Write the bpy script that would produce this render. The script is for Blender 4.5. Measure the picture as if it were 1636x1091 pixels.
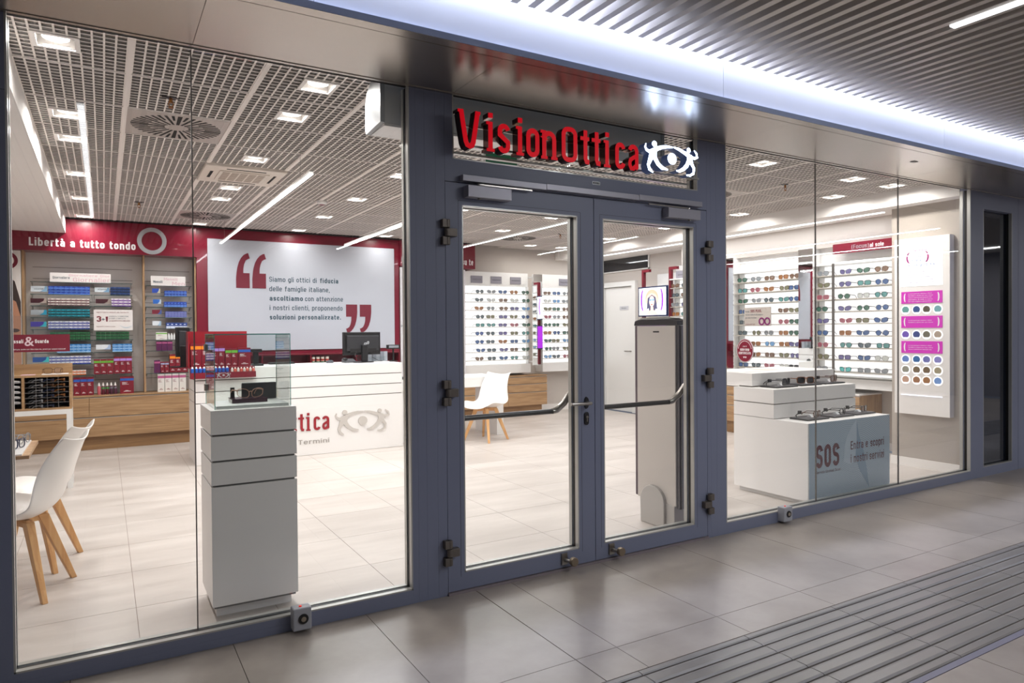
import bpy, math, random
from math import sin, cos, pi, radians
random.seed(7)
for o in list(bpy.data.objects): bpy.data.objects.remove(o)
SC = bpy.context.scene; COL = SC.collection

# ---------------------------------------------------------------- camera
W_, H_, F_ = 1636.0, 1091.0, 1103.76
cam_d = bpy.data.cameras.new('camera'); cam = bpy.data.objects.new('camera', cam_d); COL.objects.link(cam)
yaw, pit, rol = 0.533596, -0.01117531, -0.0074809
from mathutils import Vector, Matrix
fw = Vector((sin(yaw)*cos(pit), cos(yaw)*cos(pit), sin(pit)))
rt = Vector((cos(yaw), -sin(yaw), 0)); up = rt.cross(fw)
rt2 = cos(rol)*rt + sin(rol)*up; up2 = -sin(rol)*rt + cos(rol)*up
M = Matrix((rt2, up2, -fw)).transposed().to_4x4(); M.translation = Vector((0, -3.214, 1.3626))
cam.matrix_world = M
cam_d.sensor_fit = 'HORIZONTAL'; cam_d.sensor_width = 36; cam_d.lens = F_/W_*36
cam_d.shift_y = -(H_/2-539.55)/W_; cam_d.clip_start = 0.02; cam_d.clip_end = 100
SC.camera = cam

# ---------------------------------------------------------------- world, exposure
wd = bpy.data.worlds.new('world'); SC.world = wd; wd.use_nodes = True
wd.node_tree.nodes['Background'].inputs[0].default_value = (0.55, 0.6, 0.75, 1)
wd.node_tree.nodes['Background'].inputs[1].default_value = 0.25
SC.view_settings.view_transform = 'Standard'; SC.view_settings.look = 'None'
SC.view_settings.gamma = 1; SC.view_settings.use_curve_mapping = False
SC.view_settings.exposure = EXPO = 0.0

# ---------------------------------------------------------------- lamps' light (each belongs to a fixture built further down)
def area(name, loc, sx, sy, power, rot=(0, 0, 0), color=(1, 1, 1), spread=180, shape='RECTANGLE'):
    l = bpy.data.lights.new(name, 'AREA'); l.shape = shape; l.size = sx; l.size_y = sy
    l.energy = power; l.color = color; l.spread = radians(spread)
    o = bpy.data.objects.new(name, l); COL.objects.link(o); o.location = loc; o.rotation_euler = rot
    return o
P_DOWN, P_BAR, P_COVE, P_HALL = 9.6, 24.0, 36.0, 50.0
WARM = (1.0, 0.955, 0.915); COOL = (0.62, 0.72, 1.0)
# ceiling tile grid of the shop
def tx(i): return 0.125 + 0.5925*(i+0.5)
def ty(j): return 0.84 + 0.6*(j+0.5)
ZC = 2.685
DOWN = [(-1,-1),(-1,1),(-1,2),(-1,4),(-1,6),(-1,8),(1,-1),(1,0),(1,2),(1,4),(1,5),(1,8),(3,2),(3,4),(3,6),(3,8),
        (5,4),(7,4),(7,6),(9,8),(10,8),(10,4),(10,6),(7,-1),(9,-1),(10,-1),(10,0),(10,2),(5,0),(5,8),(7,2)]
for (i, j) in DOWN:
    area('downlight_light', (tx(i), ty(j), ZC+0.012), 0.11, 0.11, P_DOWN*(0.45 if j == 8 and i > 0 else 1), color=WARM, spread=172, shape='DISK')
BARS = [(1.24, 1.58, 5.84), (2.63, 3.0, 5.35), (4.05, 2.0, 5.6)]
for (x, y0, y1) in BARS:
    area('bar_light', (x, (y0+y1)/2, 2.436), 0.03, y1-y0-0.04, P_BAR, color=(0.95, 0.97, 1))
area('bar_light', (6.88, 3.6, 2.530), 0.03, 5.3, P_BAR, color=(0.97, 0.97, 1))
# quote wall wash (two small ceiling spots)
# cove over the shop front: strip behind the slats
area('cove_light', (3.5, -0.602, 2.95), 0.03, 22, P_COVE*6, rot=(0, 0, pi/2), color=COOL, spread=180)
HALL = [(3.49, -1.45, -4.2), (10.35, -2.1, -6.4), (11.9, -2.8, -7.4), (13.7, -2.6, -6.4), (-0.15, -1.7, -6.6), (3.49, -5.2, -8.4), (7.0, -4.8, -7.6)]  # last two strips are unseen, added so the hall floor gets light
SX0, SP = 1.617, 0.0893
HALL = [(SX0+SP*round((x-SX0-0.0627)/SP)+0.0627, a, b) for x, a, b in HALL]
for (x, y0, y1) in HALL:
    area('hall_light', (x, (y0+y1)/2, 2.772), 0.035, y0-y1-0.02, P_HALL*(y0-y1)/3.5*(0.06 if abs(x+0.15) < 0.1 else 1.12), color=(0.96, 0.97, 1))

# ---------------------------------------------------------------- materials
MC = {}
def mat(name, col=(0.8,0.8,0.8), rough=0.5, metal=0.0, emit=None, es=1.0, spec=0.5, noise=0.0, nscale=8.0, bump=0.0, bscale=200, alpha=1, coat=0, sample=True):
    if name in MC: return MC[name]
    m = bpy.data.materials.new(name); m.use_nodes = True; nt = m.node_tree; b = nt.nodes['Principled BSDF']
    b.inputs['Base Color'].default_value = (*col, 1); b.inputs['Roughness'].default_value = rough
    b.inputs['Metallic'].default_value = metal; b.inputs['Specular IOR Level'].default_value = spec
    if coat: b.inputs['Coat Weight'].default_value = coat
    if emit: b.inputs['Emission Color'].default_value = (*emit, 1); b.inputs['Emission Strength'].default_value = es
    if noise or bump:
        tc = nt.nodes.new('ShaderNodeNewGeometry')
        n = nt.nodes.new('ShaderNodeTexNoise'); n.inputs['Scale'].default_value = nscale; n.inputs['Detail'].default_value = 5
        nt.links.new(tc.outputs['Position'], n.inputs['Vector'])
        if noise:
            mx = nt.nodes.new('ShaderNodeMix'); mx.data_type = 'RGBA'
            mx.inputs[6].default_value = (*[c*(1-noise) for c in col], 1); mx.inputs[7].default_value = (*[min(1, c*(1+noise)) for c in col], 1)
            nt.links.new(n.outputs['Fac'], mx.inputs[0]); nt.links.new(mx.outputs[2], b.inputs['Base Color'])
        if bump:
            n2 = nt.nodes.new('ShaderNodeTexNoise'); n2.inputs['Scale'].default_value = bscale
            nt.links.new(tc.outputs['Position'], n2.inputs['Vector'])
            bp = nt.nodes.new('ShaderNodeBump'); bp.inputs['Strength'].default_value = bump; bp.inputs['Distance'].default_value = 0.01
            nt.links.new(n2.outputs['Fac'], bp.inputs['Height']); nt.links.new(bp.outputs[0], b.inputs['Normal'])
    if not sample: m.cycles.emission_sampling = 'NONE'
    MC[name] = m; return m
def srgb(h):
    h = h.lstrip('#'); c = [int(h[i:i+2], 16)/255 for i in (0, 2, 4)]
    return tuple(x/12.92 if x <= 0.04045 else ((x+0.055)/1.055)**2.4 for x in c)
def cm(name, hexc, **k): return mat(name, srgb(hexc), **k)

def glassmat(name='pane glass', tint=(0.975,0.985,0.98), base=0.04, gain=0.7):
    if name in MC: return MC[name]
    m = bpy.data.materials.new(name); m.use_nodes = True; nt = m.node_tree; nt.nodes.clear()
    out = nt.nodes.new('ShaderNodeOutputMaterial'); mix = nt.nodes.new('ShaderNodeMixShader')
    t = nt.nodes.new('ShaderNodeBsdfTransparent'); t.inputs[0].default_value = (*tint, 1)
    g = nt.nodes.new('ShaderNodeBsdfGlossy'); g.inputs['Roughness'].default_value = 0.0; g.inputs['Color'].default_value = (1,1,1,1)
    lw = nt.nodes.new('ShaderNodeLayerWeight'); lw.inputs[0].default_value = 0.5
    p = nt.nodes.new('ShaderNodeMath'); p.operation = 'POWER'; p.inputs[1].default_value = 4.5
    q = nt.nodes.new('ShaderNodeMath'); q.operation = 'MULTIPLY_ADD'; q.inputs[1].default_value = gain; q.inputs[2].default_value = base
    nt.links.new(lw.outputs['Facing'], p.inputs[0]); nt.links.new(p.outputs[0], q.inputs[0]); nt.links.new(q.outputs[0], mix.inputs[0])
    nt.links.new(t.outputs[0], mix.inputs[1]); nt.links.new(g.outputs[0], mix.inputs[2]); nt.links.new(mix.outputs[0], out.inputs[0])
    MC[name] = m; return m

def woodmat(name, c1, c2, axis='x', rough=0.45, scale=1.0):
    if name in MC: return MC[name]
    m = bpy.data.materials.new(name); m.use_nodes = True; nt = m.node_tree; b = nt.nodes['Principled BSDF']
    g = nt.nodes.new('ShaderNodeTexCoord'); mp = nt.nodes.new('ShaderNodeMapping')
    s = {'x': (1.2, 14, 22), 'y': (14, 1.2, 22), 'z': (22, 22, 1.5)}[axis]
    mp.inputs['Scale'].default_value = tuple(v*scale for v in s)
    n = nt.nodes.new('ShaderNodeTexNoise'); n.inputs['Scale'].default_value = 1.6; n.inputs['Detail'].default_value = 6; n.inputs['Distortion'].default_value = 1.4
    r = nt.nodes.new('ShaderNodeValToRGB'); r.color_ramp.elements[0].position = 0.32; r.color_ramp.elements[1].position = 0.7
    r.color_ramp.elements[0].color = (*srgb(c1), 1); r.color_ramp.elements[1].color = (*srgb(c2), 1)
    nt.links.new(g.outputs['Object'], mp.inputs[0]); nt.links.new(mp.outputs[0], n.inputs['Vector'])
    nt.links.new(n.outputs['Fac'], r.inputs[0]); nt.links.new(r.outputs[0], b.inputs['Base Color'])
    b.inputs['Roughness'].default_value = rough
    MC[name] = m; return m

def stonemat(name, c1, c2, r0, r1, spec=0.5, streak=False):
    if name in MC: return MC[name]
    m = bpy.data.materials.new(name); m.use_nodes = True; nt = m.node_tree; b = nt.nodes['Principled BSDF']
    g = nt.nodes.new('ShaderNodeNewGeometry'); mp = nt.nodes.new('ShaderNodeMapping')
    mp.inputs['Scale'].default_value = (0.6, 2.6, 1) if streak else (1.3, 1.3, 1)
    n = nt.nodes.new('ShaderNodeTexNoise'); n.inputs['Scale'].default_value = 1.7; n.inputs['Detail'].default_value = 5; n.inputs['Roughness'].default_value = 0.6; n.inputs['Distortion'].default_value = 0.0
    n2 = nt.nodes.new('ShaderNodeTexNoise'); n2.inputs['Scale'].default_value = 90; n2.inputs['Detail'].default_value = 3
    r = nt.nodes.new('ShaderNodeValToRGB'); r.color_ramp.elements[0].position = 0.1; r.color_ramp.elements[1].position = 0.9
    r.color_ramp.elements[0].color = (*srgb(c1), 1); r.color_ramp.elements[1].color = (*srgb(c2), 1)
    mm = nt.nodes.new('ShaderNodeMapRange'); mm.inputs[1].default_value = 0.25; mm.inputs[2].default_value = 0.75; mm.inputs[3].default_value = r0; mm.inputs[4].default_value = r1
    mx = nt.nodes.new('ShaderNodeMix'); mx.data_type = 'RGBA'; mx.blend_type = 'MULTIPLY'; mx.inputs[0].default_value = 0.0
    nt.links.new(g.outputs['Position'], mp.inputs[0]); nt.links.new(mp.outputs[0], n.inputs['Vector']); nt.links.new(g.outputs['Position'], n2.inputs['Vector'])
    nt.links.new(n.outputs['Fac'], r.inputs[0]); nt.links.new(r.outputs[0], mx.inputs[6]); nt.links.new(n2.outputs['Fac'], mx.inputs[7]); nt.links.new(mx.outputs[2], b.inputs['Base Color'])
    nt.links.new(n.outputs['Fac'], mm.inputs[0]); nt.links.new(mm.outputs[0], b.inputs['Roughness'])
    b.inputs['Specular IOR Level'].default_value = spec
    MC[name] = m; return m

FRAME = cm('blue grey frame', '#7b8198', rough=0.42, metal=0.0)
FRAMED = cm('dark joint', '#15161c', rough=0.6)
GASKET = cm('black gasket', '#070708', rough=0.5)
BEAD = cm('silver bead', '#b9b9b6', rough=0.3, metal=0.5)
STEEL = cm('brushed steel', '#a8a49f', rough=0.28, metal=1)
DSTEEL = cm('dark steel', '#4a4a4c', rough=0.3, metal=0.9)
BRONZE = cm('bronze grey', '#6e6761', rough=0.45, metal=0.6)
CLOSER = cm('closer grey', '#a3a2ac', rough=0.4, metal=0.4)
SOFFIT = cm('soffit aluminium', '#aea7a1', rough=0.27, metal=0.85, bump=0.03, bscale=3)
LIP = cm('soffit lip', '#8d96ad', rough=0.5)
FASCIA = cm('white fascia', '#e6e6ea', rough=0.7)
SLAT = cm('slat aluminium', '#c8c0b6', rough=0.4, metal=0.3)
DARKV = cm('dark void', '#1b1a1a', rough=0.9)
PLENUM = cm('plenum grey', '#1a1919', rough=0.9)
CEILW = cm('ceiling white', '#ece4df', rough=0.6)
FLEECE = cm('ceiling fleece grey', '#6c6865', rough=0.9)
PLASTER = cm('plaster white', '#efebe8', rough=0.75)
TAUPE = cm('column taupe', '#b3aaa1', rough=0.7)
GREIGE = cm('wall greige', '#c9c1ba', rough=0.7)
BASEB = cm('baseboard white', '#efebe7', rough=0.4)
INFLOOR = stonemat('shop floor stone', '#aaa19a', '#dcd4ce', 0.29, 0.5, streak=True)
OUTFLOOR = stonemat('hall floor stone', '#756c65', '#aaa199', 0.28, 0.36)
GROUT = cm('grout', '#4b433f', rough=0.9)
GROUTI = cm('grout inside', '#9a8c84', rough=0.9)
TACT = stonemat('ribbed stone', '#66625f', '#85817e', 0.3, 0.4)
LILAC = cm('strip border', '#6f6d7c', rough=0.5)
RED = cm('burgundy board', '#7b0d2a', rough=0.3, coat=0.3)
REDD = cm('burgundy lacquer', '#6f0e22', rough=0.35)
RTXT = cm('burgundy print', '#74142c', rough=0.5)
RBOX = cm('burgundy carton', '#7c1026', rough=0.4)
WTXT = cm('white print', '#f1eef0', rough=0.5)
SILV = cm('silver print', '#b9bcc0', rough=0.35, metal=0.3)
GTXT = cm('slate print', '#3c5562', rough=0.5)
LGTXT = cm('light grey print', '#b9b3ae', rough=0.6)
WHITE = cm('white laminate', '#f1eeec', rough=0.35)
WHITE2 = cm('white lacquer', '#e9e8e6', rough=0.25)
PLAS = cm('white shell plastic', '#ece8e4', rough=0.28)
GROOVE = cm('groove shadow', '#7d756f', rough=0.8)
BLACK = cm('black plastic', '#141416', rough=0.35)
CHAR = cm('charcoal leatherette', '#2a2a2d', rough=0.55)
GPAP = cm('grey paper', '#8e8b95', rough=0.6)
NICHE = cm('niche grey', '#d2ccc8', rough=0.55)
OAK = woodmat('oak laminate', '#94714f', '#b9966e', 'x')
OAKV = woodmat('oak edge', '#977556', '#b8976f', 'z')
BEECH = woodmat('beech wood', '#cd955c', '#e3b57e', 'z', 0.4, 0.6)
GLASS = glassmat()
CASEG = glassmat('case glass', (0.95,0.975,0.97), 0.05, 0.8)
GEDGE = cm('glass edge green', '#58aaa2', rough=0.15)
SHELFG = cm('glass shelf edge', '#35504e', rough=0.2)
MIRROR = mat('mirror', (0.86,0.88,0.88), 0.02, 1.0)
LIGHTBOX = mat('lit display back', (0.9,0.9,0.9), 0.6, emit=(1,0.985,0.99), es=0.95)
SHELFW = cm('shelf white', '#b3ada3', rough=0.5)
LEDM = mat('led diffuser', (1,1,1), 0.5, emit=(0.92,0.95,1), es=3.2, sample=False)
LEDD = mat('downlight lens', (1,1,1), 0.5, emit=(1,0.95,0.9), es=3.5, sample=False)
REDSIGN = mat('red acrylic face', srgb('#8c0010'), 0.4, emit=srgb('#e6001a'), es=0.5, spec=0.2)
REDSIDE = cm('red chrome side', '#6a4a45', rough=0.12, metal=1)
WHSIGN = mat('white acrylic lit', (0.9,0.93,1), 0.3, emit=(0.55,0.7,1), es=10)
HALO = mat('blue white side', srgb('#6a7690'), 0.3, 0.4, emit=(0.25,0.4,1), es=0.05)
MAGENTA = mat('magenta lit panel', srgb('#b0189a'), 0.5, emit=srgb('#c81fae'), es=0.45)
LITW = mat('lit white graphic', (0.9,0.9,0.9), 0.5, emit=(1,0.98,1), es=0.8)
ALARM = cm('alarm housing grey', '#a9abb3', rough=0.45)
REDLED = mat('red lamp', srgb('#d02015'), 0.3, emit=srgb('#e03018'), es=0.6)
GREEN = cm('exit sign green', '#1f7a55', rough=0.4)
BRASS = cm('brass', '#a06a35', rough=0.35, metal=0.8)
STONEW = cm('cassette plastic', '#ddd3c8', rough=0.45)

# ---------------------------------------------------------------- geometry helpers
ORG = {}
class MB:
    def __init__(s): s.v = []; s.f = []; s.m = []
    def face(s, idx, m=0): s.f.append(tuple(idx)); s.m.append(m)
    def add(s, verts, faces, m=0):
        n = len(s.v); s.v += [tuple(v) for v in verts]
        for f in faces: s.face([n+i for i in f], m)
        return s
    def box(s, x0, x1, y0, y1, z0, z1, m=0):
        x0, x1 = min(x0,x1), max(x0,x1); y0, y1 = min(y0,y1), max(y0,y1); z0, z1 = min(z0,z1), max(z0,z1)
        return s.add([(x0,y0,z0),(x1,y0,z0),(x1,y1,z0),(x0,y1,z0),(x0,y0,z1),(x1,y0,z1),(x1,y1,z1),(x0,y1,z1)],
                     [(0,3,2,1),(4,5,6,7),(0,1,5,4),(1,2,6,5),(2,3,7,6),(3,0,4,7)], m)
    def quad(s, a, b, c, d, m=0): return s.add([a,b,c,d], [(0,1,2,3)], m)
    def prism(s, pts, plane, a, b, m=0):
        def P(u, v, w): return {'xz': (u, w, v), 'yz': (w, u, v), 'xy': (u, v, w)}[plane]
        n = len(pts); vs = [P(u, v, a) for u, v in pts] + [P(u, v, b) for u, v in pts]
        fs = [tuple(range(n)), tuple(range(2*n-1, n-1, -1))] + [(i, i+n, (i+1) % n+n, (i+1) % n) for i in range(n)]
        return s.add(vs, fs, m)
    def tube(s, path, r, n=8, m=0, cap=True, flat=1.0):
        path = [Vector(p) for p in path]; rs = r if isinstance(r, (list, tuple)) else [r]*len(path); base = len(s.v)
        up0 = None
        for i, p in enumerate(path):
            d = (path[min(i+1, len(path)-1)] - path[max(i-1, 0)]).normalized()
            if up0 is None: up0 = Vector((0,0,1)) if abs(d.z) < 0.9 else Vector((0,1,0))
            a = d.cross(up0).normalized(); b = a.cross(d).normalized(); up0 = b
            for k in range(n):
                t = 2*pi*k/n; s.v.append(tuple(p + a*cos(t)*rs[i] + b*sin(t)*rs[i]*flat))
        for i in range(len(path)-1):
            for k in range(n):
                s.face((base+i*n+k, base+i*n+(k+1) % n, base+(i+1)*n+(k+1) % n, base+(i+1)*n+k), m)
        if cap:
            s.face(tuple(base+k for k in range(n))[::-1], m); s.face(tuple(base+(len(path)-1)*n+k for k in range(n)), m)
        return s
    def lathe(s, prof, c=(0,0,0), n=16, m=0, axis='z'):
        base = len(s.v)
        for (r, z) in prof:
            for k in range(n):
                t = 2*pi*k/n; u, v, w = r*cos(t), r*sin(t), z
                q = {'z': (u, v, w), 'y': (u, w, v), 'x': (w, u, v)}[axis]
                s.v.append((c[0]+q[0], c[1]+q[1], c[2]+q[2]))
        for i in range(len(prof)-1):
            for k in range(n): s.face((base+i*n+k, base+i*n+(k+1) % n, base+(i+1)*n+(k+1) % n, base+(i+1)*n+k), m)
        s.face(tuple(base+k for k in range(n))[::-1], m); s.face(tuple(base+(len(prof)-1)*n+k for k in range(n)), m)
        return s
    def ribbon(s, pts, w, plane, a, b, m=0, ms=None, closed=False):
        """stroke of given width(s) extruded between plane offsets a (front) and b (back)"""
        n = len(pts); ws = w if isinstance(w, (list, tuple)) else [w]*n; L = []; Rr = []
        for i in range(n):
            p0 = pts[(i-1) % n] if closed else pts[max(i-1, 0)]; p1 = pts[(i+1) % n] if closed else pts[min(i+1, n-1)]
            dx, dy = p1[0]-p0[0], p1[1]-p0[1]; l = math.hypot(dx, dy) or 1; nx, ny = -dy/l, dx/l
            k = 1.0
            if (closed or 0 < i < n-1):
                q0 = pts[(i-1) % n]; q1 = pts[i]; l0 = math.hypot(q1[0]-q0[0], q1[1]-q0[1]) or 1
                e = (-(q1[1]-q0[1])/l0, (q1[0]-q0[0])/l0); c = max(0.5, nx*e[0]+ny*e[1]); k = 1/c
            h = ws[i]/2*k; L.append((pts[i][0]+nx*h, pts[i][1]+ny*h)); Rr.append((pts[i][0]-nx*h, pts[i][1]-ny*h))
        def P(u, v, o): return {'xz': (u, o, v), 'yz': (o, u, v), 'xy': (u, v, o)}[plane]
        base = len(s.v)
        for i in range(n): s.v += [P(*L[i], a), P(*Rr[i], a), P(*Rr[i], b), P(*L[i], b)]
        ms = m if ms is None else ms
        for i in range(n if closed else n-1):
            j = (i+1) % n; A = base+4*i; B = base+4*j
            s.face((A, A+1, B+1, B), m); s.face((A+3, B+3, B+2, A+2), ms); s.face((A, B, B+3, A+3), ms); s.face((A+1, A+2, B+2, B+1), ms)
        if not closed:
            A = base; B = base+4*(n-1); s.face((A, A+3, A+2, A+1), ms); s.face((B, B+1, B+2, B+3), ms)
        return s
    def build(s, name, mt, parent=None, smooth=False, bevel=0.0, local=False):
        org = Vector((0,0,0)) if (parent is None or local) else Vector(ORG.get(parent.name, (0,0,0)))
        me = bpy.data.meshes.new(name); me.from_pydata([tuple(Vector(v)-org) for v in s.v], [], s.f)
        for q in (mt if isinstance(mt, (list, tuple)) else [mt]): me.materials.append(q)
        for i, p in enumerate(me.polygons): p.material_index = s.m[i]; p.use_smooth = smooth
        me.validate(); me.update()
        import bmesh
        bm = bmesh.new(); bm.from_mesh(me); bmesh.ops.recalc_face_normals(bm, faces=bm.faces[:]); bm.to_mesh(me); bm.free()
        o = bpy.data.objects.new(name, me); COL.objects.link(o)
        if parent: o.parent = parent; ORG[o.name] = tuple(org)
        else: ORG[o.name] = (0,0,0)
        if bevel:
            md = o.modifiers.new('bevel', 'BEVEL'); md.width = bevel; md.segments = 2; md.limit_method = 'ANGLE'; md.angle_limit = radians(40)
        if smooth:
            md = o.modifiers.new('edges', 'EDGE_SPLIT'); md.split_angle = radians(40)
        return o
def tag(o, label, cat, group=None, kind=None):
    o['label'] = label; o['category'] = cat
    if group: o['group'] = group
    if kind: o['kind'] = kind
    return o
def thing(name, label, cat, loc=(0,0,0), group=None, rz=0.0):
    o = bpy.data.objects.new(name, None); o.empty_display_size = 0.05; COL.objects.link(o); o.location = loc; o.rotation_euler = (0,0,rz)
    ORG[o.name] = tuple(loc); return tag(o, label, cat, group)
def struct(name, mb, mt, label=None, cat=None, **k):
    o = mb.build(name, mt, **k); o['kind'] = 'structure'
    if label: tag(o, label, cat or 'wall')
    return o
def sthing(name, label, cat, loc=(0,0,0)):
    o = thing(name, label, cat, loc); o['kind'] = 'structure'; return o
def bx(name, mt, parent, *a, **k): return MB().box(*a).build(name, mt, parent, **k)
def copytree(o, parent=None):
    c = o.copy(); COL.objects.link(c)
    if parent: c.parent = parent
    for ch in o.children: copytree(ch, c)
    return c
FC = {}
def text_mesh(s, bold=0.0):
    k = (s, bold)
    if k in FC: return FC[k]
    cu = bpy.data.curves.new('t', 'FONT'); cu.body = s; cu.size = 1; cu.offset = bold; cu.resolution_u = 3
    o = bpy.data.objects.new('t', cu); COL.objects.link(o); bpy.context.view_layer.update()
    me = bpy.data.meshes.new_from_object(o.evaluated_get(bpy.context.evaluated_depsgraph_get()))
    vs = [tuple(v.co) for v in me.vertices]; fs = [tuple(p.vertices) for p in me.polygons]
    bpy.data.objects.remove(o); bpy.data.meshes.remove(me); bpy.data.curves.remove(cu)
    FC[k] = (vs, fs); return FC[k]
CAP = max(v[1] for v in text_mesh('H')[0])
# ---- narrow rounded stroke alphabet for the signs (cap height 1)
def _A(cx, cy, rx, ry, a0, a1, n=6): return [(cx+rx*cos(radians(a0+(a1-a0)*k/n)), cy+ry*sin(radians(a0+(a1-a0)*k/n))) for k in range(n+1)]
def sglyph(c, t):
    """returns (advance width, [(points, closed)])"""
    w = 0.50; xh = 0.74
    wd = {'i':t,'l':t,'I':t,'j':0.22,'t':0.36,'f':0.36,'r':0.34,'m':0.80,'w':0.74,'M':0.72,'W':0.8,'.':t,',':t,'·':t,"'":t,'!':t,'(':0.26,')':0.26,'1':0.30,' ':0.26,'-':0.3,'+':0.5,'/':0.4,'c':0.46,'s':0.46,'z':0.44,'v':0.5,'x':0.5,'E':0.46,'F':0.46,'L':0.44,'T':0.5,'A':0.56,'V':0.56,'à':0.5,'ù':0.5,'è':0.5}
    w = wd.get(c, 0.50 if c.islower() else 0.54)
    X0, X1, m, Y0, H, C = t/2, w-t/2, w/2, t/2, xh-t/2, 1-t/2
    rx = max(0.01, min(0.19, (X1-X0)/2)); r = rx
    def rr(x0, x1, y0, y1): 
        q = min(rx, (x1-x0)/2-1e-3, (y1-y0)/2-1e-3); return _A(x1-q, y1-q, q, q, 0, 90)+_A(x0+q, y1-q, q, q, 90, 180)+_A(x0+q, y0+q, q, q, 180, 270)+_A(x1-q, y0+q, q, q, 270, 360)
    def top(y): return _A(X0+r, y-r, r, r, 180, 90)+_A(X1-r, y-r, r, r, 90, 0)
    def bot(y): return _A(X0+r, y+r, r, r, 180, 270)+_A(X1-r, y+r, r, r, 270, 360)
    acc = None
    if c in 'àùè': acc = c; c = {'à':'a','ù':'u','è':'e'}[c]
    S = []
    P = lambda *p: S.append((list(p), False)); L = lambda pts, cl=False: S.append((pts, cl))
    if c == 'a': L(_A(X0+r, H-r, r, r, 165, 90)+_A(X1-r, H-r, r, r, 90, 0)+[(X1, 0)]); L(rr(X0, X1, Y0, 0.40), True)
    elif c == 'b': P((X0, 0), (X0, 1)); L(rr(X0, X1, Y0, H), True)
    elif c == 'd': P((X1, 0), (X1, 1)); L(rr(X0, X1, Y0, H), True)
    elif c == 'p': P((X0, -0.22), (X0, xh)); L(rr(X0, X1, Y0, H), True)
    elif c == 'q': P((X1, -0.22), (X1, xh)); L(rr(X0, X1, Y0, H), True)
    elif c == 'g': L([(X1, xh), (X1, -0.08)]+_A(X1-r, -0.22+t/2+r*0.7, r, r*0.7, 0, -90)+[(X0+0.04, -0.22+t/2)]); L(rr(X0, X1, Y0, H), True)
    elif c == 'o': L(rr(X0, X1, Y0, H), True)
    elif c in 'O0': L(rr(X0, X1, Y0, C), True)
    elif c == 'Q': L(rr(X0, X1, Y0, C), True); P((m, 0.2), (w, -0.05))
    elif c == 'c': L([(X1, H-r*1.15)]+list(reversed(top(H)))+[(X0, Y0+r)]+bot(Y0)+[(X1, Y0+r*1.15)])
    elif c == 'C': L([(X1, C-r*1.4)]+list(reversed(top(C)))+bot(Y0)+[(X1, Y0+r*1.4)])
    elif c == 'G': L([(X1, C-r*1.4)]+list(reversed(top(C)))+bot(Y0)+[(X1, 0.48), (m, 0.48)])
    elif c == 'e': L([(X0+t/2, 0.37), (X1, 0.37)]+list(reversed(top(H)))+_A(X0+r, Y0+r, r, r, 180, 270)+_A(X1-r, Y0+r, r, r, 270, 335))
    elif c == 'f': L([(w*0.42, 0), (w*0.42, 1-r)]+_A(w*0.42+r*0.8, 1-r-t/2+0.0, r*0.8, r, 180, 90)+[(w, C)]); P((0, xh-t*0.4), (w, xh-t*0.4))
    elif c == 't': L([(w*0.40, 0.95), (w*0.40, Y0+r)]+_A(w*0.40+r*0.8, Y0+r, r*0.8, r, 180, 270)+[(w, Y0)]); P((0, xh-t*0.4), (w, xh-t*0.4))
    elif c == 'h': P((X0, 0), (X0, 1)); L([(X0, H-r)]+top(H)+[(X1, 0)])
    elif c == 'n': P((X0, 0), (X0, xh)); L([(X0, H-r)]+top(H)+[(X1, 0)])
    elif c == 'm':
        P((X0, 0), (X0, xh)); q = (X1-X0)/4
        for k in (0, 1): L([(X0+2*q*k, H-q)]+_A(X0+2*q*k+q, H-q, q, q, 180, 0)+[(X0+2*q*(k+1), 0)])
    elif c == 'u': L([(X0, xh)]+bot(Y0)+[(X1, xh)]); P((X1, xh), (X1, 0))
    elif c == 'U': L([(X0, 1)]+bot(Y0)+[(X1, 1)])
    elif c == 'i': P((m, 0), (m, xh)); P((m, 0.86), (m, 1.0))
    elif c == 'j': L([(X1, xh), (X1, -0.1), (X0, -0.16)]); P((X1, 0.86), (X1, 1.0))
    elif c in 'lI': P((m, 0), (m, 1))
    elif c == '1': P((X0, 0.82), (X1, C), (X1, 0))
    elif c == 'r': P((X0, 0), (X0, xh)); L([(X0, H-r)]+_A(X0+r, H-r, r, r, 180, 90)+[(w, H)])
    elif c in 'sS5':
        h = H if c == 's' else C; my = (h+Y0)/2; q = min(r, (h-Y0)/4)
        L([(X1, h-q*0.9)]+_A(X1-q, h-q, q, q, 0, 90)+_A(X0+q, h-q, q, q, 90, 180)+_A(X0+q, my+q, q, q, 180, 240)+_A(X1-q, my-q, q, q, 60, 0)+_A(X1-q, Y0+q, q, q, 0, -90)+_A(X0+q, Y0+q, q, q, -90, -170))
    elif c == '3':
        q = r; L([(X0, C-q)]+_A(X0+q, C-q, q, q, 180, 90)+_A(X1-q, C-q, q, q, 90, 0)+_A(X1-q, 0.5+q, q, q, 0, -70)+[(m, 0.5)]); L([(m, 0.5)]+_A(X1-q, 0.5-q, q, q, 70, 0)+_A(X1-q, Y0+q, q, q, 0, -90)+_A(X0+q, Y0+q, q, q, -90, -180))
    elif c == 'v': P((X0, xh), (m, t*0.4), (X1, xh))
    elif c == 'V': P((X0, 1), (m, t*0.4), (X1, 1))
    elif c == 'w': P((X0, xh), (w*0.28, t*0.3), (m, xh*0.9), (w*0.72, t*0.3), (X1, xh))
    elif c == 'x': P((X0, 0), (X1, xh)); P((X0, xh), (X1, 0))
    elif c == 'y': P((X0, xh), (m, t*0.4)); P((X1, xh), (m, t*0.4), (X0+0.02, -0.2))
    elif c in 'zZ': h = H if c == 'z' else C; P((0, h), (X1, h), (X0, Y0), (w, Y0))
    elif c == 'A': P((X0, 0), (m, 1-t*0.3), (X1, 0)); P((w*0.22, 0.3), (w*0.78, 0.3))
    elif c in 'BRP':
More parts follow.
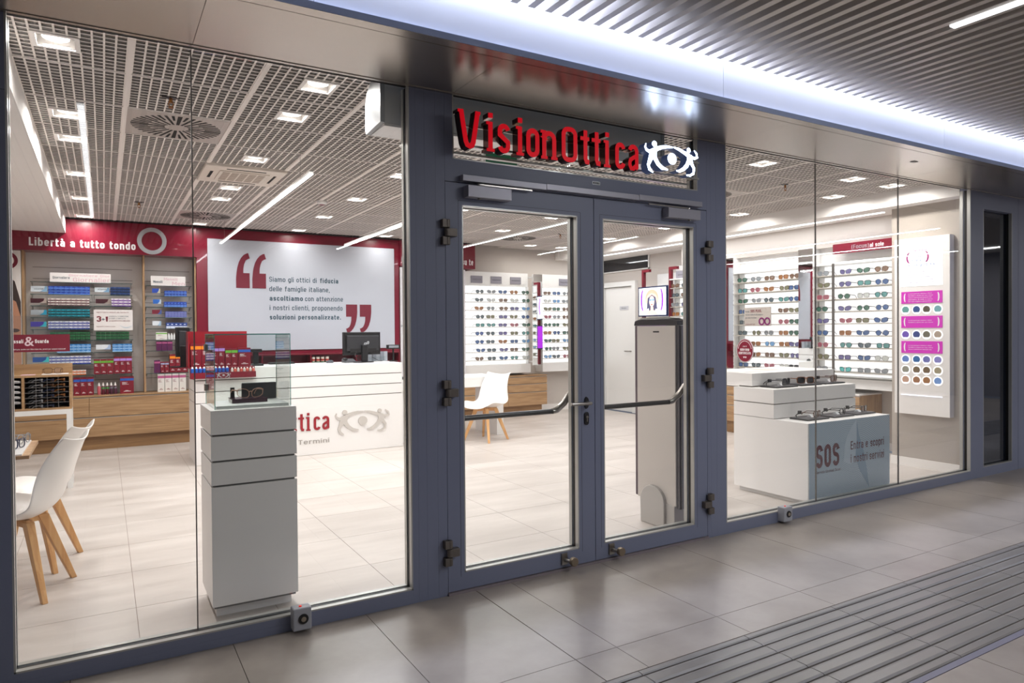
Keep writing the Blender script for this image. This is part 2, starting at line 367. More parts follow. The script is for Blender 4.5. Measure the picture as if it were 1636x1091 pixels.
        P((X0, 0), (X0, 1)); L([(X0, C), (X1-r, C)]+_A(X1-r, C-r, r, r, 90, 0)+_A(X1-r, 0.5+r, r, r, 0, -90)+[(X0, 0.5)])
        if c == 'B': L([(X0, 0.5), (X1-r, 0.5)]+_A(X1-r, 0.5-r, r, r, 90, 0)+_A(X1-r, Y0+r, r, r, 0, -90)+[(X0, Y0)])
        if c == 'R': P((m, 0.5), (X1, 0))
    elif c == 'D': P((X0, 0), (X0, 1)); L([(X0, C), (X1-r, C)]+_A(X1-r, C-r, r, r, 90, 0)+_A(X1-r, Y0+r, r, r, 0, -90)+[(X0, Y0)])
    elif c in 'EF':
        P((X0, 0), (X0, 1)); P((0, C), (w, C)); P((X0, 0.52), (w*0.9, 0.52))
        if c == 'E': P((0, Y0), (w, Y0))
    elif c == 'L': P((X0, 1), (X0, 0)); P((0, Y0), (w, Y0))
    elif c == 'T': P((m, 0), (m, 1)); P((0, C), (w, C))
    elif c == 'H': P((X0, 0), (X0, 1)); P((X1, 0), (X1, 1)); P((X0, 0.5), (X1, 0.5))
    elif c == 'N': P((X0, 0), (X0, 1)); P((X0, 0.97), (X1, 0.03)); P((X1, 0), (X1, 1))
    elif c == 'M': P((X0, 0), (X0, 1)); P((X0, 0.97), (m, 0.35), (X1, 0.97)); P((X1, 0), (X1, 1))
    elif c == 'Y': P((X0, 1), (m, 0.45), (X1, 1)); P((m, 0.45), (m, 0))
    elif c == '.': P((m, 0), (m, t*1.1))
    elif c == ',': P((m, t), (m-0.02, -0.12))
    elif c == '·': P((m, 0.3), (m, 0.3+t))
    elif c == "'": P((m, 0.75), (m, 1))
    elif c == '-': P((0, 0.4), (w, 0.4))
    elif c == '+': P((m, 0.2), (m, 0.7)); P((0, 0.45), (w, 0.45))
    elif c == '(': L(_A(w*1.3, 0.42, w*1.2, 0.66, 125, 235, 8))
    elif c == ')': L(_A(-w*0.3, 0.42, w*1.2, 0.66, 55, -55, 8))
    elif c == ' ': pass
    else: return None
    if acc: P((m+0.04, 0.82), (m-0.12, 0.98)) if acc != 'x' else None
    return w, S
SF = {}
def stroke_mesh(s, bold):
    k = (s, bold)
    if k in SF: return SF[k]
    t = 0.115 if bold < 0.004 else (0.135 if bold < 0.011 else 0.185); x = 0; mb = MB()
    for c in s:
        g = sglyph(c, t)
        if g is None: SF[k] = None; return None
        w, S = g
        for kk, (pts, cl) in enumerate(S):
            q = [pts[0]]
            for p in pts[1:]:
                if math.hypot(p[0]-q[-1][0], p[1]-q[-1][1]) > 1e-4: q.append(p)
            if cl and math.hypot(q[0][0]-q[-1][0], q[0][1]-q[-1][1]) < 1e-4: q.pop()
            n0 = len(mb.v); m2 = MB(); m2.ribbon([(x+a, b) for a, b in q], t, 'xy', 0, 0, closed=cl)
            # keep only the front faces of the stroke
            n = len(q)
            for i in range(n if cl else n-1):
                j = (i+1) % n; A, B = m2.v[4*i], m2.v[4*i+1]; Cc, Dd = m2.v[4*j+1], m2.v[4*j]
                dz = 0.0002*(kk+1)+0.00002*(i % 3); mb.add([(p_[0], p_[1], dz) for p_ in (A, B, Cc, Dd)], [(0, 1, 2, 3)])
        x += w+0.115+(0.02 if t < 0.15 else 0.03)
    SF[k] = (mb.v, mb.f); return SF[k]
def text(parent, s, pos, facing, cap, width=None, mt=None, bold=0.0, name='lettering', slope=0):
    """flat lettering; pos = left end of the baseline; facing 'y' reads toward -Y, 'x' reads toward -X, 'z' up"""
    sm_ = stroke_mesh(s.strip(), bold)
    if sm_: vs, fs = sm_; sy = cap
    else: vs, fs = text_mesh(s, min(bold, 0.01)); sy = cap/CAP
    x0 = min(v[0] for v in vs); x1 = max(v[0] for v in vs); sx = (width/(x1-x0)) if width else sy*0.9
    mb = MB(); X, Y, Z = pos
    for v in vs:
        u, w, q = (v[0]-x0)*sx, v[1]*sy, v[2]
        mb.v.append({'y': (X+u, Y-q, Z+w), 'x': (X-q, Y-u, Z+w), 'z': (X+u, Y+w, Z+q)}[facing])
    for f in fs: mb.face(f)
    return mb.build(name, mt or WTXT, parent)
def ellipse(cx, cy, rx, ry, n=20, a0=0, a1=2*pi): return [(cx+rx*cos(a0+(a1-a0)*k/n), cy+ry*sin(a0+(a1-a0)*k/n)) for k in range(n if abs(a1-a0-2*pi) < 1e-6 else n+1)]
# ================================================================ SETTING: floors
mb = MB()
xs = [0.122+0.6*k for k in range(-5, 13)]; ys = [0.06] + [0.08+0.5965*k for k in range(1, 12)]
ys[-1] = 6.62
for i in range(len(xs)-1):
    for j in range(len(ys)-1):
        mb.box(xs[i]+0.0015, xs[i+1]-0.0015, ys[j]+0.0015, ys[j+1]-0.0015, -0.012, 0)
mb.box(xs[0], xs[-1], 0.06, 6.7, -0.05, -0.002, 1)
struct('floor', mb, [INFLOOR, GROUTI])
mb = MB()
xs = [0.47-0.6*k for k in range(10, 0, -1)] + [0.47, 1.069, 1.66, 1.876, 2.479, 3.079, 3.679] + [3.679+0.6*k for k in range(1, 19)]
rows = [(0.06, -0.90), (-0.90, -1.105), (-1.745, -2.34), (-2.34, -2.94), (-2.94, -3.54), (-3.54, -4.14), (-4.14, -4.74), (-4.74, -5.94), (-5.94, -9)]
for i in range(len(xs)-1):
    for (a, b) in rows:
        g = 0.0015 if xs[i] != 1.66 else 0.003
        mb.box(xs[i]+g, xs[i+1]-0.0015, b+0.0015, a-0.0015, -0.012, 0)
mb.box(xs[0], xs[-1], -9, 0.06, -0.05, -0.003, 1)
struct('floor.001', mb, [OUTFLOOR, GROUT])
# ribbed guidance strip
mb = MB(); gx = [2.42+0.61*k for k in range(-13, 20)]
rib = [-1.105, -1.146, -1.221, -1.294, -1.368, -1.441, -1.515, -1.59, -1.664, -1.715]
for i in range(len(gx)-1):
    for j in range(len(rib)-1):
        a, b = rib[j]-0.004, rib[j+1]+0.004; w = a-b
        x0, x1 = gx[i]+0.002, gx[i+1]-0.002
        pr = [(b, -0.006), (b, 0.0005), (b+w*0.18, 0.004), (a-w*0.18, 0.004), (a, 0.0005), (a, -0.006)]
        mb.prism(pr, 'yz', x0, x1, 0)
mb.box(gx[0], gx[-1], -1.72, -1.105, -0.011, -0.005, 1)
mb.box(gx[0], gx[-1], -1.745, -1.717, -0.01, 0.002, 2)
struct('floor.002', mb, [TACT, GROUT, LILAC])

# ================================================================ ceilings
mb = MB(); off = {}
BLANK = {(0,1):'d',(1,7):'d',(8,7):'d',(8,1):'d',(1,3):'a'}
for i in range(-1, 11):
    for j in range(-1, 9):
        if (i, j) in BLANK: continue
        x0, x1 = 0.125+0.5925*i+0.013, 0.125+0.5925*(i+1)-0.013; y0, y1 = 0.84+0.6*j+0.004, 0.84+0.6*(j+1)-0.020
        if i == -1: x0 = -0.362
        if i == 10: x1 = 6.63
        if j == -1: y0 = 0.10
        if j == 8: y1 = 6.27 if x0 < 4.9 else 6.44
        hole = None
        if (i, j) in DOWN: hole = (tx(i)-0.095, tx(i)+0.095, ty(j)-0.095, ty(j)+0.095)
        z0, z1 = ZC, ZC+0.004; zf = ZC+0.007
        if hole:
            for q in ((x0, hole[0], y0, y1), (hole[1], x1, y0, y1), (hole[0], hole[1], y0, hole[2]), (hole[0], hole[1], hole[3], y1)): mb.box(*q, zf, zf+0.003, 1)
        else: mb.box(x0, x1, y0, y1, zf, zf+0.003, 1)
        nx = max(1, round((x1-x0)/0.0455)); ny = max(1, round((y1-y0)/0.0465))
        for a in range(nx+1):
            x = x0+(x1-x0)*a/nx
            if hole and hole[0] < x < hole[1]: mb.box(x-.0045, x+.0045, y0, hole[2], z0, z1); mb.box(x-.0045, x+.0045, hole[3], y1, z0, z1)
            else: mb.box(x-.0045, x+.0045, y0, y1, z0, z1)
        for b in range(ny+1):
            y = y0+(y1-y0)*b/ny
            if hole and hole[2] < y < hole[3]: mb.box(x0, hole[0], y-.0035, y+.0035, z0+.0005, z1); mb.box(hole[1], x1, y-.0035, y+.0035, z0+.0005, z1)
            else: mb.box(x0, x1, y-.0035, y+.0035, z0+.0005, z1)
for i in range(0, 11): # flat carrier rails
    x = 0.125+0.5925*i; mb.box(x-0.0115, x+0.0115, 0.1, 6.44 if x > 4.9 else 6.28, ZC-0.003, ZC+0.02)
for j in range(0, 10):
    y = 0.84+0.6*j-0.004; mb.box(-0.36, 6.63, y-0.005, y+0.005, ZC-0.001, ZC+0.02)
struct('ceiling', mb, [CEILW, FLEECE])
mb = MB(); mb.box(-2.6, 7.6, 0.05, 6.8, 2.98, 3.02); struct('ceiling.001', mb, PLENUM)
# plain bulkheads left and right
mb = MB(); mb.box(-2.6, -0.362, 0.09, 6.2, 2.512, 2.96); struct('ceiling.002', mb, PLASTER)
mb = MB(); mb.box(6.63, 7.5, 0.09, 6.5, 2.54, 2.96); struct('ceiling.003', mb, PLASTER)
# hall: slatted ceiling, slab
mb = MB()
for k in range(-94, 147):
    x = SX0+SP*k; mb.box(x, x+0.036, -9, -0.632, 2.78, 2.89)
struct('ceiling.004', mb, SLAT)
mb = MB(); mb.box(-7, 15, -9, -0.5, 3.14, 3.2); struct('ceiling.005', mb, DARKV)
# soffit, lip and tall white fascia above the shop front
mb = MB(); px = [-3.2, -1.3, 0.336, 1.55, 3.52, 5.6, 7.5, 9.5, 11.5, 15]
for a, b in zip(px[:-1], px[1:]): mb.box(a+0.001, b-0.001, -0.526, -0.001, 2.574, 2.60)
mb.box(-7, 15, -0.590, -0.530, 2.574, 2.60); mb.box(-7, 15, -0.53, 0.1, 2.60, 2.62, 1)
mb.box(-7, 15, -0.02, 0.0, 2.571, 2.5745)
struct('trim_1', mb, [SOFFIT, DARKV], bevel=0)
mb = MB(); mb.box(-7, 15, -0.593, -0.590, 2.5745, 2.600); mb.box(-7, 15, -0.593, -0.57, 2.600, 2.603); struct('trim_2', mb, LIP)
mb = MB(); fx = [-7+1.95*k+0.82 for k in range(-1, 12)]
fx = [2.90+2.2*k for k in range(-5, 7)]
for a, b in zip(fx[:-1], fx[1:]): mb.box(a+0.0015, b-0.0015, -0.572, -0.55, 2.602, 3.14)
mb.box(-7, 15, -0.555, -0.548, 2.60, 3.14, 1); struct('wall_front', mb, [FASCIA, DARKV])
# small cover plate in the soffit
tag(MB().box(5.10, 5.155, -0.36, -0.33, 2.571, 2.574).build('cover_plate', BRONZE), 'tiny brown cover plate set in the metal soffit at right', 'plate')

# ================================================================ walls of the shop
mb = MB(); mb.box(-2.6, 4.92, 6.52, 6.62, 0, 3.0); mb.box(4.92, 7.6, 6.50, 6.62, 0, 3.0)
struct('wall_back', mb, [GREIGE])
mb = MB(); mb.box(7.45, 7.6, 0.1, 6.6, 0, 3.0); struct('wall_right', mb, GREIGE)
mb = MB(); mb.box(-2.7, -2.6, 0, 6.6, 0, 3.0); struct('wall_left', mb, PLASTER)
# column beside the shop front
mb = MB(); mb.box(6.80, 7.45, 0.16, 0.81, 0, 2.545); struct('wall_column', mb, TAUPE)
mb = MB(); mb.box(6.788, 6.80, 0.15, 0.82, 0, 0.082); mb.box(6.80, 7.45, 0.81, 0.822, 0, 0.082); struct('baseboard_column', mb, BASEB)
mb = MB(); mb.box(7.438, 7.45, 0.82, 5.35, 0, 0.082); mb.box(7.438, 7.45, 6.30, 6.5, 0, 0.082); struct('baseboard_right', mb, BASEB)
mb = MB(); mb.box(6.26, 7.44, 6.486, 6.50, 0, 0.11); struct('baseboard_back', mb, BASEB)
# band above the right-hand displays (plain) and cornice to soffit
mb = MB(); mb.box(7.11, 7.45, 0.81, 4.05, 2.275, 2.54); struct('wall_right_band', mb, GREIGE)
# beam return at the back
mb = MB(); mb.box(6.60, 6.63, 6.40, 6.5, 2.54, 2.96); struct('trim_4', mb, PLASTER)
# burgundy fascia of the back wall
hd = sthing('wall_back_fascia', 'long burgundy fascia board over the back wall with white lettering and a silver ring', 'fascia', (2, 6.2, 2.3))
mb = MB(); mb.box(-2.6, 1.005, 6.20, 6.52, 2.30, 2.672)
mb.box(1.005, 3.70, 6.245, 6.52, 2.30, 2.672); mb.box(3.70, 4.915, 6.20, 6.52, 2.30, 2.672)
mb.build('fascia_board', RED, hd)
struct('wall_back_panel', MB().box(1.008, 3.698, 6.247, 6.515, 0.0, 2.299), RED)
mb = MB(); mb.box(-0.36, 4.93, 6.15, 6.245, 2.676, 2.69); mb.build('shadow_gap', DARKV, hd)
text(hd, 'Libertà a tutto tondo', (-0.71, 6.197, 2.352), 'y', 0.092, 1.05, WTXT, 0.012)
mb = MB(); pts = ellipse(0.515, 2.470, 0.135, 0.137, 40); mb.ribbon(pts, 0.048, 'xz', 6.194, 6.199, closed=True); mb.build('ring', SILV, hd)
text(hd, 'su te', (4.69, 6.197, 2.355), 'y', 0.095, 0.19, WTXT, 0.012)
mb = MB(); mb.ribbon(ellipse(3.86, 2.40, 0.12, 0.12, 40), 0.048, 'xz', 6.194, 6.199, closed=True); mb.build('ring', SILV, hd)

# ---------------------------------------------------------------- staff door in the right wall
dr = sthing('door_3', 'plain white staff door in the right wall below a dark grille', 'door', (7.45, 5.85, 0))
mb = MB(); mb.box(7.43, 7.445, 5.48, 6.19, 0.005, 2.06); mb.build('door_leaf', WHITE2, dr)
mb = MB(); mb.box(7.39, 7.45, 6.20, 6.29, 0, 2.15); mb.box(7.39, 7.45, 5.38, 5.47, 0, 2.15); mb.box(7.39, 7.45, 5.4705, 6.1995, 2.07, 2.15); mb.build('door_frame', WHITE2, dr)
mb = MB(); mb.box(7.424, 7.43, 5.59, 5.81, 1.68, 1.745); mb.build('door_plate', cm('plate grey', '#c9c9cf', rough=0.4), dr)
text(dr, 'Privato', (7.4225, 5.76, 1.70), 'x', 0.022, 0.12, GTXT)
mb = MB(); mb.tube([(7.43,5.53,1.0),(7.39,5.53,1.0),(7.39,5.65,1.0)], 0.009); mb.build('door_handle', STEEL, dr)
gr = sthing('window_4', 'dark transom opening above the white staff door', 'transom', (7.44, 5.8, 2.33))
mb = MB(); mb.box(7.436, 7.448, 5.11, 6.46, 2.335, 2.538); mb.build('transom_pane', mat('dark glass', srgb('#22242b'), 0.05, 0.0, spec=0.8), gr)
mb = MB(); mb.box(7.425, 7.448, 5.09, 5.11, 2.32, 2.54); mb.box(7.425, 7.448, 5.09, 6.46, 2.318, 2.335); mb.build('window_frame', WHITE2, gr)

# ================================================================ SHOP FRONT
FY0, FY1 = 0.0, 0.09
def liner(mb, x0, x1, z0, z1, sides='LRBT'):
    t = 0.007
    for (ya, yb, m) in ((0.0, 0.028, 0), (0.028, 0.052, 1), (0.062, 0.09, 0)):
        tt = t if m == 0 else t*0.6
        if 'L' in sides: mb.box(x0, x0+tt, ya, yb, z0, z1, m)
        if 'R' in sides: mb.box(x1-tt, x1, ya, yb, z0, z1, m)
        if 'B' in sides: mb.box(x0, x1, ya, yb, z0, z0+tt, m)
        if 'T' in sides: mb.box(x0, x1, ya, yb, z1-tt, z1, m)
def window(name, label, x0, x1, z0, z1, joints, glass=GLASS, sides='LRB'):
    w = sthing(name, label, 'window', ((x0+x1)/2, 0.05, z0))
    mb = MB(); liner(mb, x0, x1, z0, z1, sides); mb.build('window_frame', [BEAD, GASKET], w)
    e = [x0]+joints+[x1]
    for a, b in zip(e[:-1], e[1:]):
        MB().box(a+0.0022, b-0.0022, 0.050, 0.060, z0+0.004, z1).build('glass_pane', glass, w)
    for j in joints:
        MB().box(j-0.0022, j+0.0022, 0.0495, 0.0605, z0+0.004, z1).build('glazing_joint', cm('joint silicone', '#6e6a67', rough=0.4), w)
    return w
window('window_1', 'large left shop window with one glazing joint', -0.31, 1.315, 0.068, 2.576, [0.336])
window('window_2', 'large right shop window with two glazing joints', 3.541, 6.636, 0.072, 2.576, [4.548, 5.610])
w = window('window_3', 'narrow dark side window at far right', 6.854, 7.384, 0.085, 2.425, [], cm('dark backed glass', '#1c222e', rough=0.03, spec=1.0), 'LRB')
t = window('window_5', 'transom window above the doors behind the sign', 1.552, 3.288, 2.245, 2.576, [], sides='LRB')
mb = MB(); mb.box(-3.2, -0.31, FY0, FY1, 0, 2.28); mb.box(-3.2, -0.31, FY0, FY1, 2.283, 2.574)
mb.box(-0.31, 1.315, FY0, FY1, 0, 0.068)
mb.box(-0.31, 1.315, FY0-0.001, FY0+0.01, 0.0, 0.036); struct('trim_5', mb, FRAME)
mb = MB(); e = [1.315, 1.348, 1.395, 1.455, 1.507]
for a, b in zip(e[:-1], e[1:]): mb.box(a+0.0003, b-0.0003, FY0, FY1, 0, 2.574)
mb.box(1.32, 1.50, 0.004, 0.085, 0, 2.573, 1)
e = [3.368, 3.40, 3.455, 3.541]
for a, b in zip(e[:-1], e[1:]): mb.box(a+0.0003, b-0.0003, FY0, FY1, 0, 2.574)
mb.box(3.37, 3.535, 0.004, 0.085, 0, 2.573, 1)
mb.box(1.5075, 1.552, FY0, FY1, 2.128, 2.574); mb.box(3.288, 3.3675, FY0, FY1, 2.128, 2.574)
mb.box(1.552, 3.288, FY0, FY1, 2.128, 2.245)
struct('trim_6', mb, [FRAME, FRAMED])
mb = MB(); mb.box(3.541, 6.636, FY0, FY1, 0, 0.072); mb.box(6.636, 6.854, FY0, FY1, 0, 2.574)
mb.box(6.636, 15, FY0+0.002, FY1, 2.575, 2.60); mb.box(6.854, 7.384, FY0, FY1, 0, 0.085); mb.box(6.854, 7.384, FY0, FY1, 2.425, 2.574)
mb.box(7.384, 7.50, FY0, FY1, 0, 2.574); mb.box(7.505, 15, FY0, FY1, 0, 2.574); struct('trim_7', mb, FRAME)
mb = MB(); mb.box(1.507, 3.368, -0.012, 0.10, -0.001, 0.013); struct('trim_8', mb, cm('threshold', '#9c9296', rough=0.35, metal=0.5))
# inner rail of the transom seen through the glass
mb = MB(); mb.box(1.315, 3.541, 0.10, 0.13, 2.30, 2.312); struct('trim_9', mb, BEAD)

def hinge(par, x, z, d):
    """three-knuckle door hinge, d = direction of the leaf"""
    mb = MB()
    for k, (za, zb) in enumerate(((z+0.024, z+0.066), (z-0.020, z+0.021), (z-0.064, z-0.023))):
        mb.lathe([(0.012, za), (0.0155, za+0.002), (0.0155, zb-0.002), (0.012, zb)], (x, -0.020, 0), 14)
        if k == 1: mb.box(x, x+d*0.052, -0.033, -0.0005, za, zb)
        else: mb.box(x-d*0.030, x, -0.033, -0.0005, za, zb)
    return mb.build('hinge', BRONZE, par, bevel=0.002)
def leaf(name, label, x0, x1, gx0, gx1, hx, d):
    r = sthing(name, label, 'door', ((x0+x1)/2, 0.05, 0.015)); x0 += 0.002; x1 -= 0.002
    z0, z1 = 0.016, 2.124; g0, g1 = 0.104, 2.012
    mb = MB(); mb.box(x0, gx0, FY0, FY1-0.01, z0, z1); mb.box(gx1, x1, FY0, FY1-0.01, z0, z1)
    mb.box(gx0, gx1, FY0, FY1-0.01, z0, g0); mb.box(gx0, gx1, FY0, FY1-0.01, g1, z1)
    for (xa, xb) in ((gx0-0.022, gx0-0.0208), (gx1+0.0208, gx1+0.022)): mb.box(xa, xb, -0.0006, 0.002, g0-0.02, g1+0.02, 1)
    mb.box(gx0-0.022, gx1+0.022, -0.0006, 0.002, g1+0.0208, g1+0.022, 1)
    mb.build('door_frame', [FRAME, FRAMED], r)
    mb = MB(); liner(mb, gx0, gx1, g0, g1); mb.build('glazing_bead', [BEAD, GASKET], r)
    MB().box(gx0+0.003, gx1-0.003, 0.050, 0.060, g0+0.004, g1-0.004).build('glass_pane', GLASS, r)
    for z in (1.862, 1.043, 0.225): hinge(r, hx, z, d)
    return r
d1 = leaf('door_1', 'left glass door leaf with steel lever and inner push bar', 1.507, 2.455, 1.603, 2.338, 1.509, 1)
d2 = leaf('door_2', 'right glass door leaf with inner push bar', 2.455, 3.368, 2.520, 3.252, 3.366, -1)
MB().box(2.449, 2.461, 0.012, 0.08, 0.02, 2.124).build('meeting_seal', FRAMED, d1)
# lever handle + escutcheons + lock
mb = MB()
mb.lathe([(0.0, -0.009), (0.024, -0.009), (0.026, -0.002), (0.026, 0.0)], (2.392, 0, 0.940), 20, axis='y')
for v in range(len(mb.v)): mb.v[v] = (2.392+(mb.v[v][0]-2.392)*0.62, mb.v[v][1], 0.94+(mb.v[v][2]-0.94)*1.35)
mb.build('rosette', DSTEEL, d1, smooth=True)
mb = MB(); mb.tube([(2.392, 0, 0.941), (2.392, -0.048, 0.941), (2.385, -0.056, 0.941), (2.368, -0.058, 0.941), (2.262, -0.058, 0.943), (2.250, -0.054, 0.944)], 0.0095, 12)
mb.build('door_handle', STEEL, d1, smooth=True)
mb = MB(); pts = [(2.392+0.016*cos(a), 0.850+0.022*(1 if sin(a) >= 0 else -1)+0.016*sin(a)) for a in [2*pi*k/24 for k in range(24)]]
mb.prism(pts, 'xz', -0.008, 0.0); mb.build('lock_plate', DSTEEL, d1, bevel=0.002)
mb = MB(); mb.lathe([(0.0085, -0.012), (0.0085, 0)], (2.392, 0, 0.858), 14, axis='y'); mb.box(2.388, 2.396, -0.012, 0, 0.832, 0.855); mb.build('lock_cylinder', STEEL, d1)
def pushbar(par, xa, xb):
    mb = MB(); mb.tube([(xa, 0.155, 0.884), (xb-0.075, 0.155, 0.884)], 0.0155, 12)
    mb.build('push_bar', DSTEEL, par, smooth=True)
    mb = MB(); mb.tube([(xb-0.085, 0.155, 0.884), (xb-0.055, 0.155, 0.890), (xb-0.015, 0.135, 0.93), (xb+0.012, 0.11, 0.985), (xb+0.018, 0.085, 1.02)], [0.018, 0.02, 0.02, 0.02, 0.014], 12)
    mb.build('bar_arm', STEEL, par, smooth=True)
    mb = MB(); mb.box(xb+0.0, xb+0.035, 0.082, 0.105, 0.86, 1.03); mb.box(xa-0.01, xa+0.02, 0.082, 0.16, 0.86, 0.92); mb.build('bar_mount', DSTEEL, par, bevel=0.004)
pushbar(d1, 1.62, 2.345); pushbar(d2, 2.54, 3.262)
# closers
mb = MB(); mb.box(1.591, 2.103, -0.040, 0.0, 2.130, 2.162); mb.box(2.105, 2.768, -0.040, 0.0, 2.133, 2.165); mb.box(2.770, 3.290, -0.040, 0.0, 2.136, 2.168)
o = mb.build('closer_track', CLOSER, d1, bevel=0.0015)
for (par, xa, xb, s) in ((d1, 1.612, 1.870, 1), (d2, 2.985, 3.256, -1)):
    mb = MB(); mb.box(xa, xb, -0.058, 0.0, 2.048, 2.108); mb.build('door_closer', CLOSER, par, bevel=0.002)
    xc = xa+0.075 if s == 1 else xb-0.075
    mb = MB(); mb.lathe([(0.009, 2.040), (0.009, 2.048)], (xc, -0.035, 0), 12); mb.tube([(xc, -0.03, 2.108), (xc, -0.03, 2.122)], 0.007); mb.box(min(xc, xc+s*0.33), max(xc, xc+s*0.33), -0.030, -0.022, 2.117, 2.124)
    mb.build('closer_arm', STEEL, par)
mb = MB(); mb.box(2.447, 2.502, -0.0015, 0.0, 2.203, 2.222); o = mb.build('maker_plate', SILV, d1)
mb = MB(); mb.box(2.452, 2.460, -0.0018, -0.001, 2.207, 2.218)
for k in range(6): mb.box(2.463+0.006*k, 2.4665+0.006*k, -0.0022, -0.0014, 2.207, 2.218)
mb.build('plate_mark', FRAMED, d1)
# floor stops on the leaves
for (par, x) in ((d1, 2.262), (d2, 2.602)):
    mb = MB(); mb.box(x-0.052, x-0.014, -0.010, 0.0, 0.034, 0.098); mb.tube([(x-0.03, -0.008, 0.06), (x-0.012, -0.05, 0.058)], 0.010, 10); mb.build('stop_bracket', STEEL, par)
    mb = MB(); mb.lathe([(0.010, -0.030), (0.0245, -0.040), (0.0255, -0.062), (0.022, -0.066)], (x, 0, 0.056), 20, axis='y'); mb.build('door_stop', cm('bronze knob', '#8b7d6c', rough=0.4, metal=0.6), par, smooth=True)
# siren boxes at the foot of the glazing
for (x0, x1, lab) in ((0.715, 0.798, 'grey alarm box with red lamp on the bottom rail of the left window'), (4.045, 4.135, 'grey alarm box with red lamp on the bottom rail of the right window')):
    a = thing('alarm_box', lab, 'alarm box', ((x0+x1)/2, -0.03, 0.012), 'alarm boxes at the foot of the windows')
    mb = MB(); mb.box(x0, x1, -0.058, -0.001, 0.014, 0.116); mb.build('housing', ALARM, a, bevel=0.006)
    xc = (x0+x1)/2+0.004
    mb = MB(); mb.lathe([(0.022, -0.0625), (0.023, -0.058)], (xc, 0, 0.066), 24, axis='y'); mb.build('speaker_ring', BLACK, a)
    mb = MB(); mb.lathe([(0.011, -0.065), (0.012, -0.060)], (xc, 0, 0.066), 18, axis='y'); mb.build('speaker_cone', cm('brass grey', '#9c9183', rough=0.3, metal=0.5), a)
    mb = MB(); mb.lathe([(0.007, 0.115), (0.006, 0.1205)], (xc-0.008, -0.033, 0), 12); mb.build('lamp', REDLED, a)

# ---------------------------------------------------------------- illuminated sign
YF, YB = -0.12, -0.065
sg = thing('shop_sign', 'red illuminated channel letters with white eye emblem above the glass doors', 'sign', (2.3, -0.09, 2.25))
def zb(x): return 2.273+(x-1.59)*0.006
XH = 0.152; CP = 0.192; T = 0.026
def arc(cx, cy, rx, ry, a0, a1, n=8): return [(cx+rx*cos(radians(a0+(a1-a0)*k/n)), cy+ry*sin(radians(a0+(a1-a0)*k/n))) for k in range(n+1)]
def oshape(w, h, r): # rounded loop, centre line, origin lower-left of the box
    x0, x1, y0, y1 = T/2, w-T/2, T/2, h-T/2; r = min(r, (x1-x0)/2-1e-4)
    return arc(x1-r, y1-r, r, r, 0, 90, 5)+arc(x0+r, y1-r, r, r, 90, 180, 5)+arc(x0+r, y0+r, r, r, 180, 270, 5)+arc(x1-r, y0+r, r, r, 270, 360, 5)
def glyph(c, w):
    h = XH; o = []  # list of (pts, closed, width)
    L, R, m = T/2, w-T/2, w/2
    if c == 'V':
        o.append(([(L, CP), (L+0.014, CP*0.55), (L+0.026, 0.035), (L+0.034, 0.018), (m, T/2), (R-0.034, 0.018), (R-0.026, 0.035), (R-0.014, CP*0.55), (R, CP)], False, T))
        o.append(([(L-T*0.72, CP-T*0.3), (L+T*0.3, CP-T*0.3)], False, T*0.6)); o.append(([(R-T*0.3, CP-T*0.3), (R+T*0.6, CP-T*0.3)], False, T*0.6))
    if c == 'i':
        o.append(([(m, 0), (m, h)], False, T)); o.append(([(m-T*0.95, h-T*0.3), (m, h-T*0.3)], False, T*0.6)); o.append(([(m-T*0.9, T*0.3), (m+T*0.9, T*0.3)], False, T*0.6))
        o.append(([(m, h+0.018), (m, h+0.044)], False, T*1.05))
    if c == 's':
        r = (w-T)/2
        o.append((arc(m, h-T/2-r, r, r, 10, 180, 8)+[(L, h*0.62), (m, h*0.5), (R, h*0.38)]+arc(m, T/2+r, r, r, 0, -170, 8), False, T))
    if c in 'oO': o.append((oshape(w, h if c == 'o' else CP, 0.030), True, T))
    if c == 'n':
        r = (w-T)/2
        o.append(([(L, 0), (L, h)], False, T)); o.append(([(L, h-T/2-r*0.9)]+arc(m, h-T/2-r, r, r, 180, 0, 8)+[(R, 0)], False, T))
        for q in (L, R): o.append(([(q-T*0.8, T*0.3), (q+T*0.8, T*0.3)], False, T*0.6))
        o.append(([(L-T*0.95, h-T*0.3), (L, h-T*0.3)], False, T*0.6))
    if c == 't':
        o.append(([(L+T*0.5, h+0.036), (L+T*0.5, 0.03), (L+T*0.75, T*0.6), (w, T*0.5)], False, T)); o.append(([(-T*0.35, h-T*0.4), (w, h-T*0.4)], False, T*0.8))
    if c == 'c':
        r = (w-T)/2; o.append((arc(m, h-T/2-r, r, r, 5, 180, 8)+arc(m, T/2+r, r, r, 180, 355, 8), False, T))
    if c == 'a':
        r = (w-T)/2; o.append((arc(m, h-T/2-r, r, r, 170, 0, 8)+[(R, 0.02), (R+0.008, T/2)], False, T))
        o.append(([(R, h*0.58), (m, h*0.50), (L+0.004, h*0.40), (L, h*0.30), (L, 0.032), (L+0.010, T/2), (m, T/2), (R-0.006, 0.03)], False, T*0.92))
    return o
LET = [('V',1.530,0.120),('i',1.682,0.055),('s',1.752,0.074),('i',1.858,0.055),('o',1.924,0.082),('n',2.024,0.090),('O',2.150,0.104),('t',2.284,0.052),('t',2.362,0.052),('i',2.436,0.050),('c',2.520,0.074),('a',2.614,0.078)]
def letters(par, tab, z0, yf, yb, fm, smat, sc=1.0, x00=0, X0=0):
    for c, x, w in tab:
        mb = MB()
        for kk, (pts, cl, wd) in enumerate(glyph(c, w)):
            q = [(X0+(x-x00+u)*sc, z0((x+u))+v*sc) for u, v in pts]
            mb.ribbon(q, wd*sc, 'xz', yf-0.0005*kk, yb+0.0002*kk, 0, 1, cl)
        mb.build('letter', [fm, smat], par)
